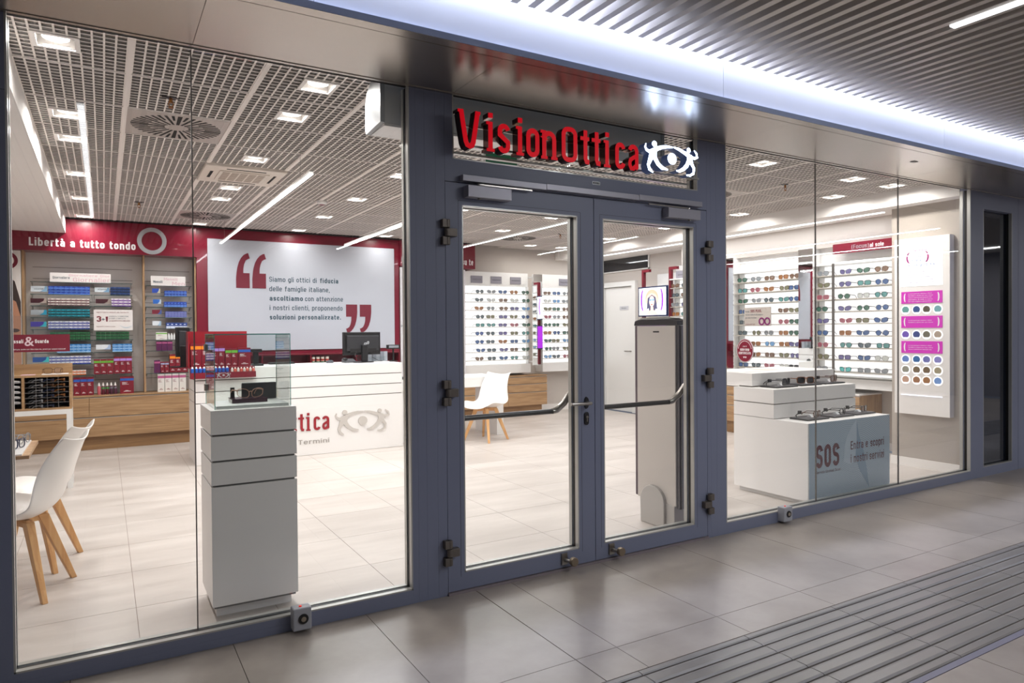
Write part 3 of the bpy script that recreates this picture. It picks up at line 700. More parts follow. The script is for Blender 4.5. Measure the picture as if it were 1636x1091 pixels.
letters(sg, LET, zb, YF, YB, REDSIGN, REDSIDE)
mb = MB(); mb.box(1.57, 3.24, -0.062, -0.052, 2.300, 2.310); mb.box(1.57, 3.24, -0.062, -0.052, 2.40, 2.41); mb.build('mounting_rail', BEAD, sg)
for x in (1.62, 2.1, 2.75, 3.2): bx('standoff', STEEL, sg, x-0.006, x+0.006, -0.055, 0.0, 2.298, 2.306)
# emblem: (points in image-measured plane coordinates u right, v up, in metres from its centre)
def emb(a, b): return ((a-805)*4.656e-4, (590-b)*3.44e-4)
EMB = [  # polyline with widths
 ([(366,325),(350,380),(372,430),(420,462),(480,450),(560,410),(640,385),(720,378),(820,390)], [14,26,34,40,60,52,42,36,18]),
 ([(455,440),(470,520),(430,600),(402,690),(420,760),(480,822)], [46,90,60,44,42,16]),
 ([(510,450),(505,560),(560,670),(630,745),(730,778)], [60,64,56,48,14]),
 ([(835,388),(920,420),(1010,475),(1080,520),(1150,565),(1205,580),(1250,560),(1240,500),(1195,440)], [18,36,44,56,40,36,32,28,14]),
 ([(1120,520),(1125,600),(1150,680),(1190,760),(1180,850),(1120,885),(1055,878)], [60,80,50,40,34,28,14]),
 ([(1095,520),(1100,620),(1060,710),(1000,770),(930,805),(875,795)], [60,62,56,48,36,14]),
]
def emblem(par, cx, cz, s, yf, yb, fm, sm, pupil=True):
    for kk, (pts, ws) in enumerate(EMB):
        q = [(cx+emb(a,b)[0]*s, cz+emb(a,b)[1]*s+(emb(a,b)[0]*0.117*s)) for a, b in pts]
        MB().ribbon(q, [w*4.7e-4*s for w in ws], 'xz', yf-0.0004*kk, yb, 0, 1).build('figure_stroke', [fm, sm], par)
    for (a, b, rx, ry) in ((500,335,40,52), (1093,440,34,46)) + (((800,590,76,98),) if pupil else ()):
        u, v = emb(a, b); q = ellipse(cx+u*s, cz+v*s+u*0.117*s, rx*4.656e-4*s, ry*3.44e-4*s, 24)
        mb = MB(); mb.prism(q, 'xz', yf-0.003*s if s > 0.5 else yf-0.0008, yb, 1); mb.m[-26] = 0; mb.build('figure_dot', [fm, sm], par)
emblem(sg, 2.955, 2.384, 1.0, YF, YB, WHSIGN, HALO)

# ---------------------------------------------------------------- warm-air curtain above the doors, exit sign
a = thing('air_curtain', 'grey door air curtain box hanging inside above the doors', 'air curtain', (2.4, 0.24, 2.42))
mb = MB(); mb.box(1.237, 3.1, 0.135, 0.30, 2.418, 2.66); mb.build('casing', cm('air curtain grey', '#d4d6d7', rough=0.5), a)
mb = MB(); pr = [(0.125, 2.66), (0.125, 2.418), (0.345, 2.405), (0.36, 2.43), (0.36, 2.56), (0.33, 2.62), (0.26, 2.66)]; mb.prism(pr, 'yz', 1.212, 1.236); mb.build('end_cap', cm('cap grey', '#a7abb0', rough=0.4), a)
MB().prism(pr, 'yz', 3.10, 3.124).build('end_cap', cm('cap grey', '#a7abb0', rough=0.4), a)
mb = MB(); mb.box(1.237, 3.1, 0.136, 0.345, 2.404, 2.417); mb.build('outlet_grille', WHITE2, a)
e = thing('exit_sign', 'plain green exit sign hanging from the ceiling behind the door transom', 'exit sign', (2.18, 0.62, 2.37))
mb = MB(); mb.box(2.07, 2.30, 0.60, 0.625, 2.365, 2.48); mb.build('sign_plate', GREEN, e)
mb = MB(); mb.box(2.055, 2.07, 0.598, 0.627, 2.38, 2.684); mb.build('sign_hanger', WHITE2, e); MB().box(2.30, 2.315, 0.598, 0.627, 2.38, 2.684).build('sign_hanger', WHITE2, e)

# ---------------------------------------------------------------- hall linear lamps, the last two added
WH = {(3.41): 'long bright strip lamp set between the slats of the hall ceiling'}
for k, (x, y0, y1) in enumerate(HALL):
    l = thing('strip_lamp', ['long bright strip lamp set between the slats at top right'][0] if k == 0 else 'hall strip lamp reflected in the glass, last two added unseen, number %s along the hall' % ('zero one two three four five six seven'.split()[k]), 'lamp', (x, (y0+y1)/2, 2.775), None if k == 0 else 'hall strip lamps reflected in the glass')
    MB().box(x-0.0245, x+0.0245, y1, y0, 2.782, 2.82).build('housing', BEAD, l)
    MB().box(x-0.021, x+0.021, y1+0.004, y0-0.004, 2.774, 2.782).build('diffuser', LEDM, l)
# dark far side of the hall
mb = MB(); mb.box(-7, 15, -9.1, -9.0, 0, 3.2); struct('wall_hall', mb, cm('hall far wall', '#6d6a6c', rough=0.5))
mb = MB(); mb.box(14.9, 15, -9, 0, 0, 3.2); struct('wall_hall_right', mb, cm('hall end wall', '#77747a', rough=0.6))
mb = MB(); mb.box(-7, -6.9, -9, 0, 0, 3.2); struct('wall_hall_left', mb, cm('hall end wall', '#77747a', rough=0.6))
ORD = ['first','second','third','fourth','fifth','sixth','seventh','eighth','ninth','tenth','eleventh','twelfth']
# ================================================================ ceiling fixtures
def downlight(i, j):
    x, y = tx(i), ty(j)
    t = thing('downlight', 'square ceiling downlight, %s tile row from the front, %s tile column from the left' % (ORD[j+1], ORD[i+1]), 'ceiling light', (x, y, ZC), 'square downlights in the grid ceiling')
    return t
x, y = tx(DOWN[0][0]), ty(DOWN[0][1]); DL = downlight(*DOWN[0])
mb = MB(); a, b = 0.094, 0.074
for s in (-1, 1): mb.box(x-a, x+a, y+s*b, y+s*a, ZC-0.005, ZC+0.004); mb.box(x+s*b, x+s*a, y-b, y+b, ZC-0.005, ZC+0.004)
TRIMM = cm('downlight trim', '#f3eeea', rough=0.4); TRIMM.node_tree.nodes['Principled BSDF'].inputs['Emission Color'].default_value = (1, .96, .92, 1); TRIMM.node_tree.nodes['Principled BSDF'].inputs['Emission Strength'].default_value = 0.0
mb.build('trim_frame', TRIMM, DL)
mb = MB()
for s in (-1, 1): mb.quad((x-b, y+s*b, ZC), (x+b, y+s*b, ZC), (x+b, y+s*b, ZC+0.045), (x-b, y+s*b, ZC+0.045)); mb.quad((x+s*b, y-b, ZC), (x+s*b, y+b, ZC), (x+s*b, y+b, ZC+0.045), (x+s*b, y-b, ZC+0.045))
mb.box(x-b, x+b, y-b, y+b, ZC+0.045, ZC+0.05); mb.build('housing', cm('reflector grey', '#b9b4b0', rough=0.5), DL)
mb = MB(); mb.lathe([(0.054, ZC+0.016), (0.057, ZC+0.0449)], (x, y, 0), 24); mb.build('lamp_lens', LEDD, DL)
for (i, j) in DOWN[1:]:
    c = copytree(DL); c.location = (tx(i), ty(j), ZC)
    tag(c, 'square ceiling downlight, %s tile row from the front, %s tile column from the left' % (ORD[j+1], ORD[i+1]), 'ceiling light', 'square downlights in the grid ceiling')
# swirl air diffusers
dp = None
for (i, j, lab) in ((0, 1, 'round-patterned grey air diffuser tile nearest the left window'), (1, 7, 'dark air diffuser tile near the back wall at left'), (8, 7, 'air diffuser tile in the back right of the ceiling'), (8, 1, 'air diffuser tile behind the right window')):
    if dp is None:
        t = thing('air_diffuser', lab, 'air vent', (tx(i), ty(j), ZC), 'swirl diffusers in the ceiling')
        X, Y = tx(i), ty(j)
        MB().box(X-0.284, X+0.284, Y-0.290, Y+0.284, ZC, ZC+0.01).build('face_plate', cm('diffuser plate', '#b5aca6', rough=0.4), t)
        mb = MB()
        for k in range(40):
            a = 2*pi*k/40; ca, sa = cos(a), sin(a); r0 = 0.07 if k % 2 == 0 else 0.165; r1 = 0.262; w = 0.0085
            if k % 10 == 0: w = 0.013
            P = [(r0, -w*0.7), (r1, -w), (r1, w), (r0, w*0.7)]
            mb.prism([(X+p*ca-q*sa, Y+p*sa+q*ca) for p, q in P], 'xy', ZC-0.0012, ZC)
        mb.build('swirl_slots', DARKV, t); dp = t
    else:
        t = copytree(dp); t.location = (tx(i), ty(j), ZC); tag(t, lab, 'air vent', 'swirl diffusers in the ceiling')
# air conditioning cassette
x0, x1, y0, y1 = 0.70, 1.322, 2.625, 3.255
t = thing('air_conditioner', 'cream ceiling cassette air conditioner left of the long light bar', 'air conditioner', ((x0+x1)/2, (y0+y1)/2, ZC-0.02))
mb = MB(); mb.box(x0, x1, y0, y1, ZC-0.022, ZC+0.03); mb.build('casing', STONEW, t, bevel=0.008)
mb = MB(); mb.box(x0+0.12, x1-0.12, y0+0.13, y1-0.13, ZC-0.030, ZC-0.022); mb.build('intake_panel', STONEW, t, bevel=0.003)
mb = MB()
for k in range(5):
    xa = x0+0.145+k*0.068
    for q in range(9): mb.box(xa, xa+0.056, y0+0.155+q*0.036, y0+0.175+q*0.036, ZC-0.0315, ZC-0.030)
mb.build('intake_grille', cm('cassette grille', '#a89a8c', rough=0.6), t)
mb = MB(); mb.box(x0+0.16, x1-0.16, y0+0.055, y0+0.078, ZC-0.0235, ZC-0.022); mb.box(x0+0.16, x1-0.16, y1-0.08, y1-0.06, ZC-0.0235, ZC-0.022); mb.box(x0+0.055, x0+0.078, y0+0.19, y1-0.19, ZC-0.0235, ZC-0.022); mb.box(x1-0.08, x1-0.06, y0+0.16, y1-0.16, ZC-0.0235, ZC-0.022); mb.build('air_slot', DARKV, t)
# sprinklers
sp = None
for (x, y, lab) in ((0.341, 1.12, 'brass sprinkler head in front of the nearest round diffuser'), (0.323, 4.74, 'brass sprinkler head toward the back wall at left'), (5.46, 4.69, 'brass sprinkler head seen through the left door'), (5.43, 1.0, 'brass sprinkler head behind the right window')):
    if sp is None:
        t = thing('sprinkler', lab, 'sprinkler', (x, y, ZC), 'ceiling sprinkler heads')
        mb = MB(); mb.lathe([(0.026, ZC-0.004), (0.028, ZC+0.002)], (x, y, 0), 14); mb.box(x-0.045, x+0.045, y-0.012, y+0.012, ZC-0.002, ZC+0.003); mb.build('mounting_plate', DSTEEL, t)
        mb = MB(); mb.tube([(x, y, ZC), (x, y, ZC-0.03)], 0.009, 8); mb.tube([(x-0.008, y, ZC-0.02), (x-0.013, y, ZC-0.04), (x, y, ZC-0.055)], 0.003, 6); mb.tube([(x+0.008, y, ZC-0.02), (x+0.013, y, ZC-0.04), (x, y, ZC-0.055)], 0.003, 6); mb.lathe([(0.014, ZC-0.058), (0.014, ZC-0.055)], (x, y, 0), 12); mb.build('sprinkler_head', BRASS, t); sp = t
    else: t = copytree(sp); t.location = (x, y, ZC); tag(t, lab, 'sprinkler', 'ceiling sprinkler heads')
t = thing('smoke_detector', 'white smoke detector with red ring on the grid ceiling', 'smoke detector', (1.92, 3.8, ZC))
MB().lathe([(0.05, ZC), (0.05, ZC-0.02), (0.03, ZC-0.04), (0.0, ZC-0.042)], (1.92, 3.8, 0), 20).build('housing', WHITE2, t, smooth=True)
MB().lathe([(0.031, ZC-0.036), (0.031, ZC-0.041), (0.02, ZC-0.0425)], (1.92, 3.8, 0), 20).build('sensor_ring', REDD, t)
# light bars
labs = ['long suspended light bar over the counter, nearest the left window', 'suspended light bar ending above the right end of the quote panel', 'suspended light bar seen through the left door']
for k, (x, y0, y1) in enumerate(BARS):
    t = thing('light_bar', labs[k], 'ceiling light', (x, (y0+y1)/2, 2.45), 'slim suspended light bars')
    MB().box(x-0.0155, x+0.0155, y0, y1, 2.4465, 2.462).build('housing', WHITE2, t)
    MB().box(x-0.0145, x+0.0145, y0+0.002, y1-0.002, 2.442, 2.4465).build('diffuser', LEDM, t)
    for yy in (y0+0.3, y1-0.3): MB().tube([(x, yy, 2.462), (x, yy, ZC)], 0.0012, 5).build('hanging_wire', STEEL, t)
t = thing('light_bar', 'thin light line mounted under the bulkhead above the right-hand displays', 'ceiling light', (6.88, 3.6, 2.53))
MB().box(6.862, 6.898, 0.94, 6.3, 2.533, 2.54).build('diffuser', LEDM, t)

# ================================================================ eyewear (one builder, copied along every shelf)
LENS = {'green': '#3b6b58', 'blue': '#426399', 'smoke': '#56666e', 'teal': '#5c9a98', 'brown': '#7d5f4a', 'rose': '#a35a68', 'violet': '#6c659a', 'olive': '#7c7c5c', 'grey': '#8b9196', 'sky': '#6fa4d6', 'amber': '#a06a38', 'clear': '#cfd3cf', 'black': '#26282c', 'aqua': '#4fc0be'}
FRM = {'black': '#1d1c1e', 'brown': '#5a3d2a', 'tortoise': '#8a5526', 'gold': '#b98a74', 'navy': '#27304d', 'pink': '#b57b86', 'silver': '#8d8d90'}
def eyewear_bmesh(style, part, side=0):
    sx, rx, ry, sq = {'round': (0.034, 0.0255, 0.0245, 2.0), 'square': (0.035, 0.028, 0.022, 3.6), 'cat': (0.035, 0.0285, 0.021, 2.6), 'aviator': (0.035, 0.0285, 0.0245, 2.3), 'sport': (0.034, 0.0315, 0.0175, 2.4)}[style]
    zc = 0.026; N = 20
    def loop(s, k=1.0):
        o = []
        for q in range(N):
            a = 2*pi*q/N; c, d = cos(a), sin(a)
            u = math.copysign(abs(c)**(2/sq), c)*rx*k; v = math.copysign(abs(d)**(2/sq), d)*ry*k
            if style in ('cat', 'sport'): v += 0.16*u*s + (0.0 if v < 0 else 0.002)
            if style == 'aviator' and v < 0: u = u*(1-0.22*(-v/ry)) - s*0.0*v
            o.append((s*sx+u, zc+v))
        return o
    mb = MB()
    if part == 'lens':
        lp = loop(side, 0.97); n = len(lp)
        vs = [(u, 0.0005-0.000 + (abs(u)*0.10), v) for u, v in lp] + [(u, 0.0025+(abs(u)*0.10), v) for u, v in lp]
        mb.add(vs, [tuple(range(n)), tuple(range(2*n-1, n-1, -1))]+[(i, i+n, (i+1) % n+n, (i+1) % n) for i in range(n)])
        return mb
    w = {'square': 0.0034, 'cat': 0.0026}.get(style, 0.0024)
    if style == 'sport': w = 0.003
    for s in (-1, 1):
        L = loop(s); mb2 = MB(); mb2.ribbon(L, w, 'xz', -0.001, 0.0035, closed=True)
        mb.add([(x, y+abs(x)*0.10, z) for x, y, z in mb2.v], mb2.f)
        e = s*(sx+rx); zt = zc+ry*0.45+(0.16*rx if style in ('cat', 'sport') else 0)
        y0 = abs(e)*0.10
        mb.box(e-0.0025, e+0.0025, y0-0.001, y0+0.008, zt-0.004, zt+0.004)
        mb.tube([(e, y0+0.004, zt), (e*1.01, 0.05, zt), (e*1.0, 0.10, zt-0.002), (e*0.97, 0.125, zt-0.016), (e*0.96, 0.138, zt-0.03)], 0.0022, 5, flat=1.3)
    mb.tube([(-sx+rx*0.93, 0.001, zc+0.006), (0, 0.0, zc+0.010), (sx-rx*0.93, 0.001, zc+0.006)], 0.002, 6)
    if style == 'aviator': mb.tube([(-sx+rx*0.5, 0.001, zc+ry*0.92), (0, 0.0, zc+ry*0.95), (sx-rx*0.5, 0.001, zc+ry*0.92)], 0.0013, 6)
    return mb
EW = {}
def eyewear(style, fc, lc, name, label, loc, rz, group, scale=1.0, clear=False):
    k = (style, fc, lc, clear)
    if k not in EW:
        fm = cm('frame '+fc, FRM[fc], rough=0.3)
        if clear: lm = glassmat('clear lens', (0.97, 0.97, 0.96), 0.06, 0.6)
        else:
            lm = MC.get('lens '+lc)
            if lm is None:
                lm = cm('lens '+lc, LENS[lc], rough=0.12); b = lm.node_tree.nodes['Principled BSDF']
                b.inputs['Transmission Weight'].default_value = 0.0; b.inputs['Alpha'].default_value = 0.72
        t = thing(name, label, 'glasses', (0,0,0), group)
        eyewear_bmesh(style, 'frame').build('frame', fm, t)
        for s in (-1, 1): eyewear_bmesh(style, 'lens', s).build('lens', lm, t)
        EW[k] = t
    else:
        t = copytree(EW[k]); t.name = name; tag(t, label, 'glasses', group)
    t.location = loc; t.rotation_euler = (0, 0, rz); t.scale = (scale,)*3
    return t
def rnd_pick(L, r): return L[r.randrange(len(L))]
STY = ['round', 'square', 'cat', 'aviator', 'cat', 'square']
def fill(rows, cols, facing, front, where, seed, pal, jit=0.012, skip=()):
    r = random.Random(seed)
    for a, z in enumerate(rows):
        for b, u in enumerate(cols):
            if (a, b) in skip: continue
            lc = pal[a][b] if pal and a < len(pal) and b < len(pal[a]) and pal[a][b] else rnd_pick(list(LENS)[:11], r)
            fc = {'green':'black','blue':'navy','smoke':'black','teal':'black','brown':'brown','rose':'pink','violet':'navy','olive':'brown','grey':'silver','sky':'silver','amber':'tortoise','clear':'silver','black':'black','aqua':'black'}[lc]
            st = rnd_pick(STY, r)
            uu = u + r.uniform(-jit, jit)
            if facing == 'y': loc, rz = (uu, front+0.012, z), r.uniform(-0.12, 0.12)
            else: loc, rz = (front+0.012, uu, z), -pi/2 + r.uniform(-0.12, 0.12)
            if where[0] == 'R' and b == 0 and False: st = 'sport'
            eyewear(st, fc, lc, 'sunglasses', '%s sunglasses, %s on the %s shelf down, %s' % (lc, ORD[b], ORD[a], where), loc, rz, 'sunglasses on the %s' % where, 1.12)

# ================================================================ lit eyewear displays
SZ = [1.951-0.1351*k for k in range(9)]
def display_x(name, label, y0, y1, top=2.275, zlow=0.69, hz=2.078, shelf_rows=SZ, xf=7.05):
    """display on the right wall, open toward -X"""
    t = thing(name, label, 'display', (7.2, (y0+y1)/2, zlow), 'lit eyewear displays')
    mb = MB(); mb.box(xf+0.20, 7.44, y0+0.0125, y1-0.0125, 0.8205, hz-0.013); mb.build('light_panel', LIGHTBOX, t)
    mb = MB(); mb.box(xf+0.10, 7.449, y0, y0+0.012, 0.8205, hz-0.013); mb.box(xf+0.10, 7.449, y1-0.012, y1, 0.8205, hz-0.013); mb.box(xf+0.13, 7.449, y0, y1, hz+0.0045, top)
    mb.box(xf+0.05, 7.448, y0, y1, zlow, 0.8195); mb.box(xf, 7.4485, y0, y1, hz-0.012, hz+0.004); mb.build('carcass', WHITE2, t)
    for z in shelf_rows: MB().box(xf, xf+0.20, y0+0.0125, y1-0.0125, z-0.011, z-0.001).build('shelf', SHELFW, t)
    return t
PA = [['green','grey','brown','amber','brown'],['teal','rose','amber','olive','blue'],['green','grey','smoke','teal','blue'],['blue','smoke','olive','brown','olive'],['smoke','grey','blue','rose','green'],['smoke','olive','grey','amber','green'],['teal','amber','sky','amber','violet'],['blue','amber','brown','olive','violet'],['blue','smoke','rose','clear','black']]
display_x('eyewear_display', 'lit white eyewear shelves on the right wall behind the round red badge', 2.082, 3.052)
fill(SZ, [2.917, 2.71, 2.512, 2.30, 2.15], 'x', 7.05, 'bay behind the red badge', 11, PA, skip=((3,1),(3,2),(4,1),(4,2)))
PB = [['grey','violet','green','brown'],['olive','violet','teal','blue'],['rose','green','clear','teal'],['green','violet','green','blue'],['violet','rose','olive','blue'],['blue','amber','blue','blue'],['rose','teal','smoke','teal'],['olive','violet','blue','clear'],['grey','aqua','grey','grey']]
t = display_x('eyewear_display', 'lit white eyewear shelves under the Focus al sole board at right', 0.93, 1.885)
MB().box(7.035, 7.05, 1.612, 1.636, 0.82, 2.08).build('divider_post', cm('post grey', '#6d6965', rough=0.4, metal=0.5), t)
MB().box(7.03, 7.05, 0.93, 1.80, 0.80, 0.815).build('lower_rail', cm('rail dark', '#6a6a64', rough=0.4), t)
fill(SZ, [1.772, 1.50, 1.283, 1.075], 'x', 7.05, 'bay under the Focus board', 12, PB)
display_x('eyewear_display', 'lit white eyewear shelves seen through the right door beside the gate antenna', 3.30, 4.235)
fill(SZ, [4.13, 3.95, 3.77, 3.57], 'x', 7.05, 'bay beside the gate antenna', 13, None)
b = thing('header_board', 'burgundy board lettered (Focus) al sole above the right-hand shelves', 'sign', (7.06, 1.28, 2.18))
MB().box(7.055, 7.11, 0.93, 1.636, 2.185, 2.292).build('board', RED, b)
text(b, '(Focus)', (7.053, 1.41, 2.222), 'x', 0.045, 0.20, SILV, 0.0)
text(b, 'al sole', (7.053, 1.20, 2.220), 'x', 0.045, 0.155, WTXT, 0.01)
for (y0, y1, lab) in ((1.887, 2.080, 'tall narrow wall mirror between the two right-hand shelf bays'), (3.054, 3.298, 'tall wall mirror at the left edge of the right window view')):
    t = thing('wall_mirror', lab, 'mirror', (7.08, (y0+y1)/2, 0.84), 'mirrors between the lit shelves')
    MB().box(7.055, 7.45, y0, y1, 0.84, 2.285).build('backing', WHITE2, t); MB().box(7.048, 7.055, y0+0.002, y1-0.002, 0.845, 2.28).build('mirror_glass', MIRROR, t)
t = thing('placard', 'grey SOS PLUS placard hooked over the lit shelves', 'placard', (7.03, 2.64, 1.39))
MB().box(7.022, 7.03, 2.45, 2.855, 1.39, 1.622).build('board', cm('placard grey', '#b9b0a9', rough=0.5), t)
text(t, 'Scegli', (7.0205, 2.835, 1.565), 'x', 0.018, 0.06, GTXT); text(t, 'SOS PLUS,', (7.0205, 2.755, 1.562), 'x', 0.034, 0.17, RTXT, 0.015)
text(t, 'Hai più visite in all\'acquisto', (7.0205, 2.835, 1.525), 'x', 0.016, 0.27, GTXT); text(t, 'dei tuoi occhiali', (7.0205, 2.835, 1.487), 'x', 0.016, 0.17, GTXT)
text(t, 'A partire da 5 euro', (7.0205, 2.835, 1.405), 'x', 0.014, 0.15, RTXT, 0.01)
mb = MB()
for cy in (2.585, 2.500): mb.ribbon(ellipse(-cy, 1.447, 0.036, 0.040, 24), 0.018, 'yz', 7.019, 7.0215, closed=True)
mb.v = [(x, -y, z) for x, y, z in mb.v]; mb.build('infinity_mark', cm('purple print', '#7a1a63', rough=0.5), t)
t = thing('round_badge', 'round burgundy SERVIZIO CERTIFICATO badge on the lit shelves', 'badge', (7.03, 2.84, 0.93))
mb = MB(); mb.prism(ellipse(2.845, 1.08, 0.130, 0.150, 40), 'yz', 7.020, 7.030); mb.build('rim', cm('badge rim', '#c9b6bd', rough=0.4), t)
mb = MB(); mb.prism(ellipse(2.845, 1.08, 0.121, 0.140, 40), 'yz', 7.0165, 7.020); mb.build('disc', RED, t)
text(t, 'con il', (7.0155, 2.875, 1.125), 'x', 0.018, 0.06, WTXT); text(t, 'SERVIZIO', (7.0155, 2.918, 1.075), 'x', 0.030, 0.145, WTXT, 0.02); text(t, 'CERTIFICATO', (7.0155, 2.940, 1.032), 'x', 0.030, 0.19, WTXT, 0.02); text(t, '♥ ♥', (7.0155, 2.868, 0.985), 'x', 0.016, 0.05, WTXT, 0.02)
mb = MB()
for k in range(18):
    a = radians(165-150*k/17); cy, cz = 2.845-0.105*cos(a)*1.0, 1.08+0.122*sin(a); mb.box(7.0155, 7.0165, cy-0.0035, cy+0.0035, cz-0.007, cz+0.005)
mb.build('rim_lettering', WTXT, t)
# totem frame with two screens on the right wall
t = thing('screen_stand', 'burgundy frame on the right wall carrying the advertising screens', 'frame', (7.05, 4.55, 0.71))
for (ya, yb_) in ((4.825, 4.865), (4.24, 4.28)):
    mb = MB(); mb.box(7.08, 7.13, ya, yb_, 0.71, 2.262); mb.box(7.08, 7.13, yb_-0.16, ya-0.0005, 2.222, 2.262); mb.build('frame_post', REDD, t)
mb = MB(); mb.box(7.34, 7.445, 4.285, 4.80, 0.71, 2.20); mb.build('back_panel', WHITE2, t)
def screen(z0, z1, lab, draw):
    s = thing('advertising_screen', lab, 'screen', (7.04, 4.59, z0), None)
    MB().box(7.045, 7.075, 4.28, 4.905, z0, z1).build('bezel', cm('screen bezel', '#1c2a52', rough=0.3), s)
    draw(s, z0+0.02, z1-0.02); return s
def em(name, h, k=1.0): return mat(name, srgb(h), 0.4, emit=srgb(h), es=k)
def draw_woman(s, za, zb_):
    X = 7.044; MB().box(X, X+0.001, 4.30, 4.885, za, zb_).build('picture', em('screen white', '#f3f3fa', 1.2), s)
    zc = (za+zb_)/2; yc = 4.60
    def poly(pts, m, k): mb = MB(); mb.prism([(yc-u, zc+v) for u, v in pts], 'yz', X-0.0004*k, X-0.0004*(k-1)); mb.build('picture_shape', m, s)
    poly(ellipse(0, 0.045, 0.145, 0.135, 28), em('hat straw', '#c9a890'), 1)
    poly(ellipse(0.0, 0.02, 0.125, 0.105, 28), em('hat inner', '#d8bfae'), 2)
    poly([(-0.09,0.05),(-0.10,-0.03),(-0.115,-0.12),(-0.07,-0.10),(-0.06,-0.17),(0.06,-0.17),(0.08,-0.11),(0.12,-0.12),(0.10,-0.02),(0.08,0.06),(0,0.1)], em('hair dark', '#4a4a66'), 3)
    poly([(-0.12,-0.20),(-0.09,-0.15),(-0.03,-0.13),(-0.025,-0.08),(0.03,-0.08),(0.035,-0.13),(0.09,-0.15),(0.14,-0.20)], em('skin light', '#e7c5b6'), 4)
    poly(ellipse(0.0, 0.0, 0.056, 0.082, 24), em('skin face', '#ecd0c2'), 5)
    poly(ellipse(0.0, -0.047, 0.020, 0.008, 14), em('lips', '#b8505a'), 6)
    for q in (-0.028, 0.028): poly(ellipse(q, 0.022, 0.026, 0.020, 16), em('lens picture', '#7fa4cc'), 6)
    for sgn in (-1, 1):
        pts = [(sgn*(0.175+0.055*cos(radians(a))), 0.02+0.17*sin(radians(a))) for a in range(-70, 71, 14)]
        mb = MB(); mb.ribbon([(yc-u, zc+v) for u, v in pts], [0.012+0.022*cos(radians(a)) for a in range(-70, 71, 14)], 'yz', X-0.0028, X-0.0024); mb.build('bracket_mark', em('bracket purple', '#8a35c8'), s)
def draw_purple(s, za, zb_):
    X = 7.044; MB().box(X, X+0.001, 4.30, 4.885, za, zb_).build('picture', em('screen purple', '#9a22c4', 0.9), s)
    text(s, 'nuova', (X-0.001, 4.80, za+0.20), 'x', 0.035, 0.26, WTXT, 0.02); text(s, 'collezione sole', (X-0.001, 4.80, za+0.13), 'x', 0.02, 0.32, WTXT)
screen(1.551, 1.998, 'screen showing a woman in a sun hat between purple brackets', draw_woman)
screen(1.0, 1.447, 'purple advertising screen below the screen with the woman', draw_purple)

# back-wall displays
SB = [1.934-0.1300*k for k in range(9)]
def display_y(label, x0, x1, plates):
    yf = 6.22; t = thing('eyewear_display', label, 'display', ((x0+x1)/2, 6.35, 0.68), 'lit eyewear displays')
    MB().box(x0+0.0125, x1-0.0125, yf+0.18, 6.49, 0.8205, 2.057).build('light_panel', LIGHTBOX, t)
    mb = MB(); mb.box(x0, x1, yf+0.05, 6.499, 0.675, 0.82); mb.box(x0, x0+0.012, yf+0.10, 6.498, 0.8205, 2.0575); mb.box(x1-0.012, x1, yf+0.10, 6.498, 0.8205, 2.0575); mb.box(x0, x1, yf+0.12, 6.499, 2.058, 2.278); mb.build('carcass', WHITE2, t)
    for z in SB: MB().box(x0, x1, yf, yf+0.0999 if False else yf+0.0995, z-0.009, z-0.001).build('shelf', SHELFW, t)
    for (a, b_, txt) in plates:
        p = MB().box(a, b_, yf+0.11, yf+0.12, 2.100, 2.212).build('brand_plate', GPAP, t)
        if txt: text(t, txt, (a+0.025, yf+0.108, 2.145), 'y', 0.022, b_-a-0.05, cm('plate print', '#5b5963'), 0.0)
        else: MB().box(a+0.02, b_-0.02, yf+0.1085, yf+0.11, 2.150, 2.160).build('plate_print', cm('plate print', '#5b5963'), t)
    return t
display_y('lit white eyewear shelves on the back wall left of the mirror', 4.765, 5.95, [(4.908, 5.11, 'VERSACE'), (5.261, 5.455, None), (5.616, 5.815, None)])
PD = [['smoke','grey','blue','amber','green'],['smoke','clear','brown','clear','green'],['amber','grey','brown','violet','sky'],['smoke','olive','violet','olive','blue'],['teal','teal','violet','rose','green'],['blue','smoke','violet','olive','teal'],['blue','smoke','amber','blue','sky'],['blue','smoke','violet','brown','green'],['brown','smoke','blue','teal','clear']]
fill(SB, [5.008, 5.205, 5.425, 5.63, 5.845], 'y', 6.22, 'back wall bay left of mirror', 14, PD)
display_y('lit white eyewear shelves on the back wall right of the mirror', 6.185, 7.40, [(6.562, 6.772, 'Ray-Ban')])
PE = [['brown','blue','grey','olive'],['clear','sky','grey','grey'],['olive','green','brown','rose'],['rose','grey','brown','clear'],['green','green','olive','rose'],['amber','blue','green','grey'],['green','olive','sky','olive'],['green','grey','olive','teal'],['sky','smoke','rose','green']]
fill(SB, [6.27, 6.433, 6.629, 6.79, 6.98], 'y', 6.22, 'back wall bay right of mirror', 15, PE)
t = thing('wall_mirror', 'tall mirror strip between the two back wall shelf bays, reflecting the screens', 'mirror', (5.94, 6.04, 0.80), 'mirrors between the lit shelves')
MB().box(5.846, 6.030, 6.034, 6.05, 0.80, 2.245).build('backing', WHITE2, t); MB().box(5.847, 6.029, 6.030, 6.034, 0.801, 2.244).build('mirror_glass', MIRROR, t)
for z in (0.84, 2.20): MB().box(5.955, 5.975, 6.05, 6.495, z, z+0.02).build('bracket', WHITE2, t)

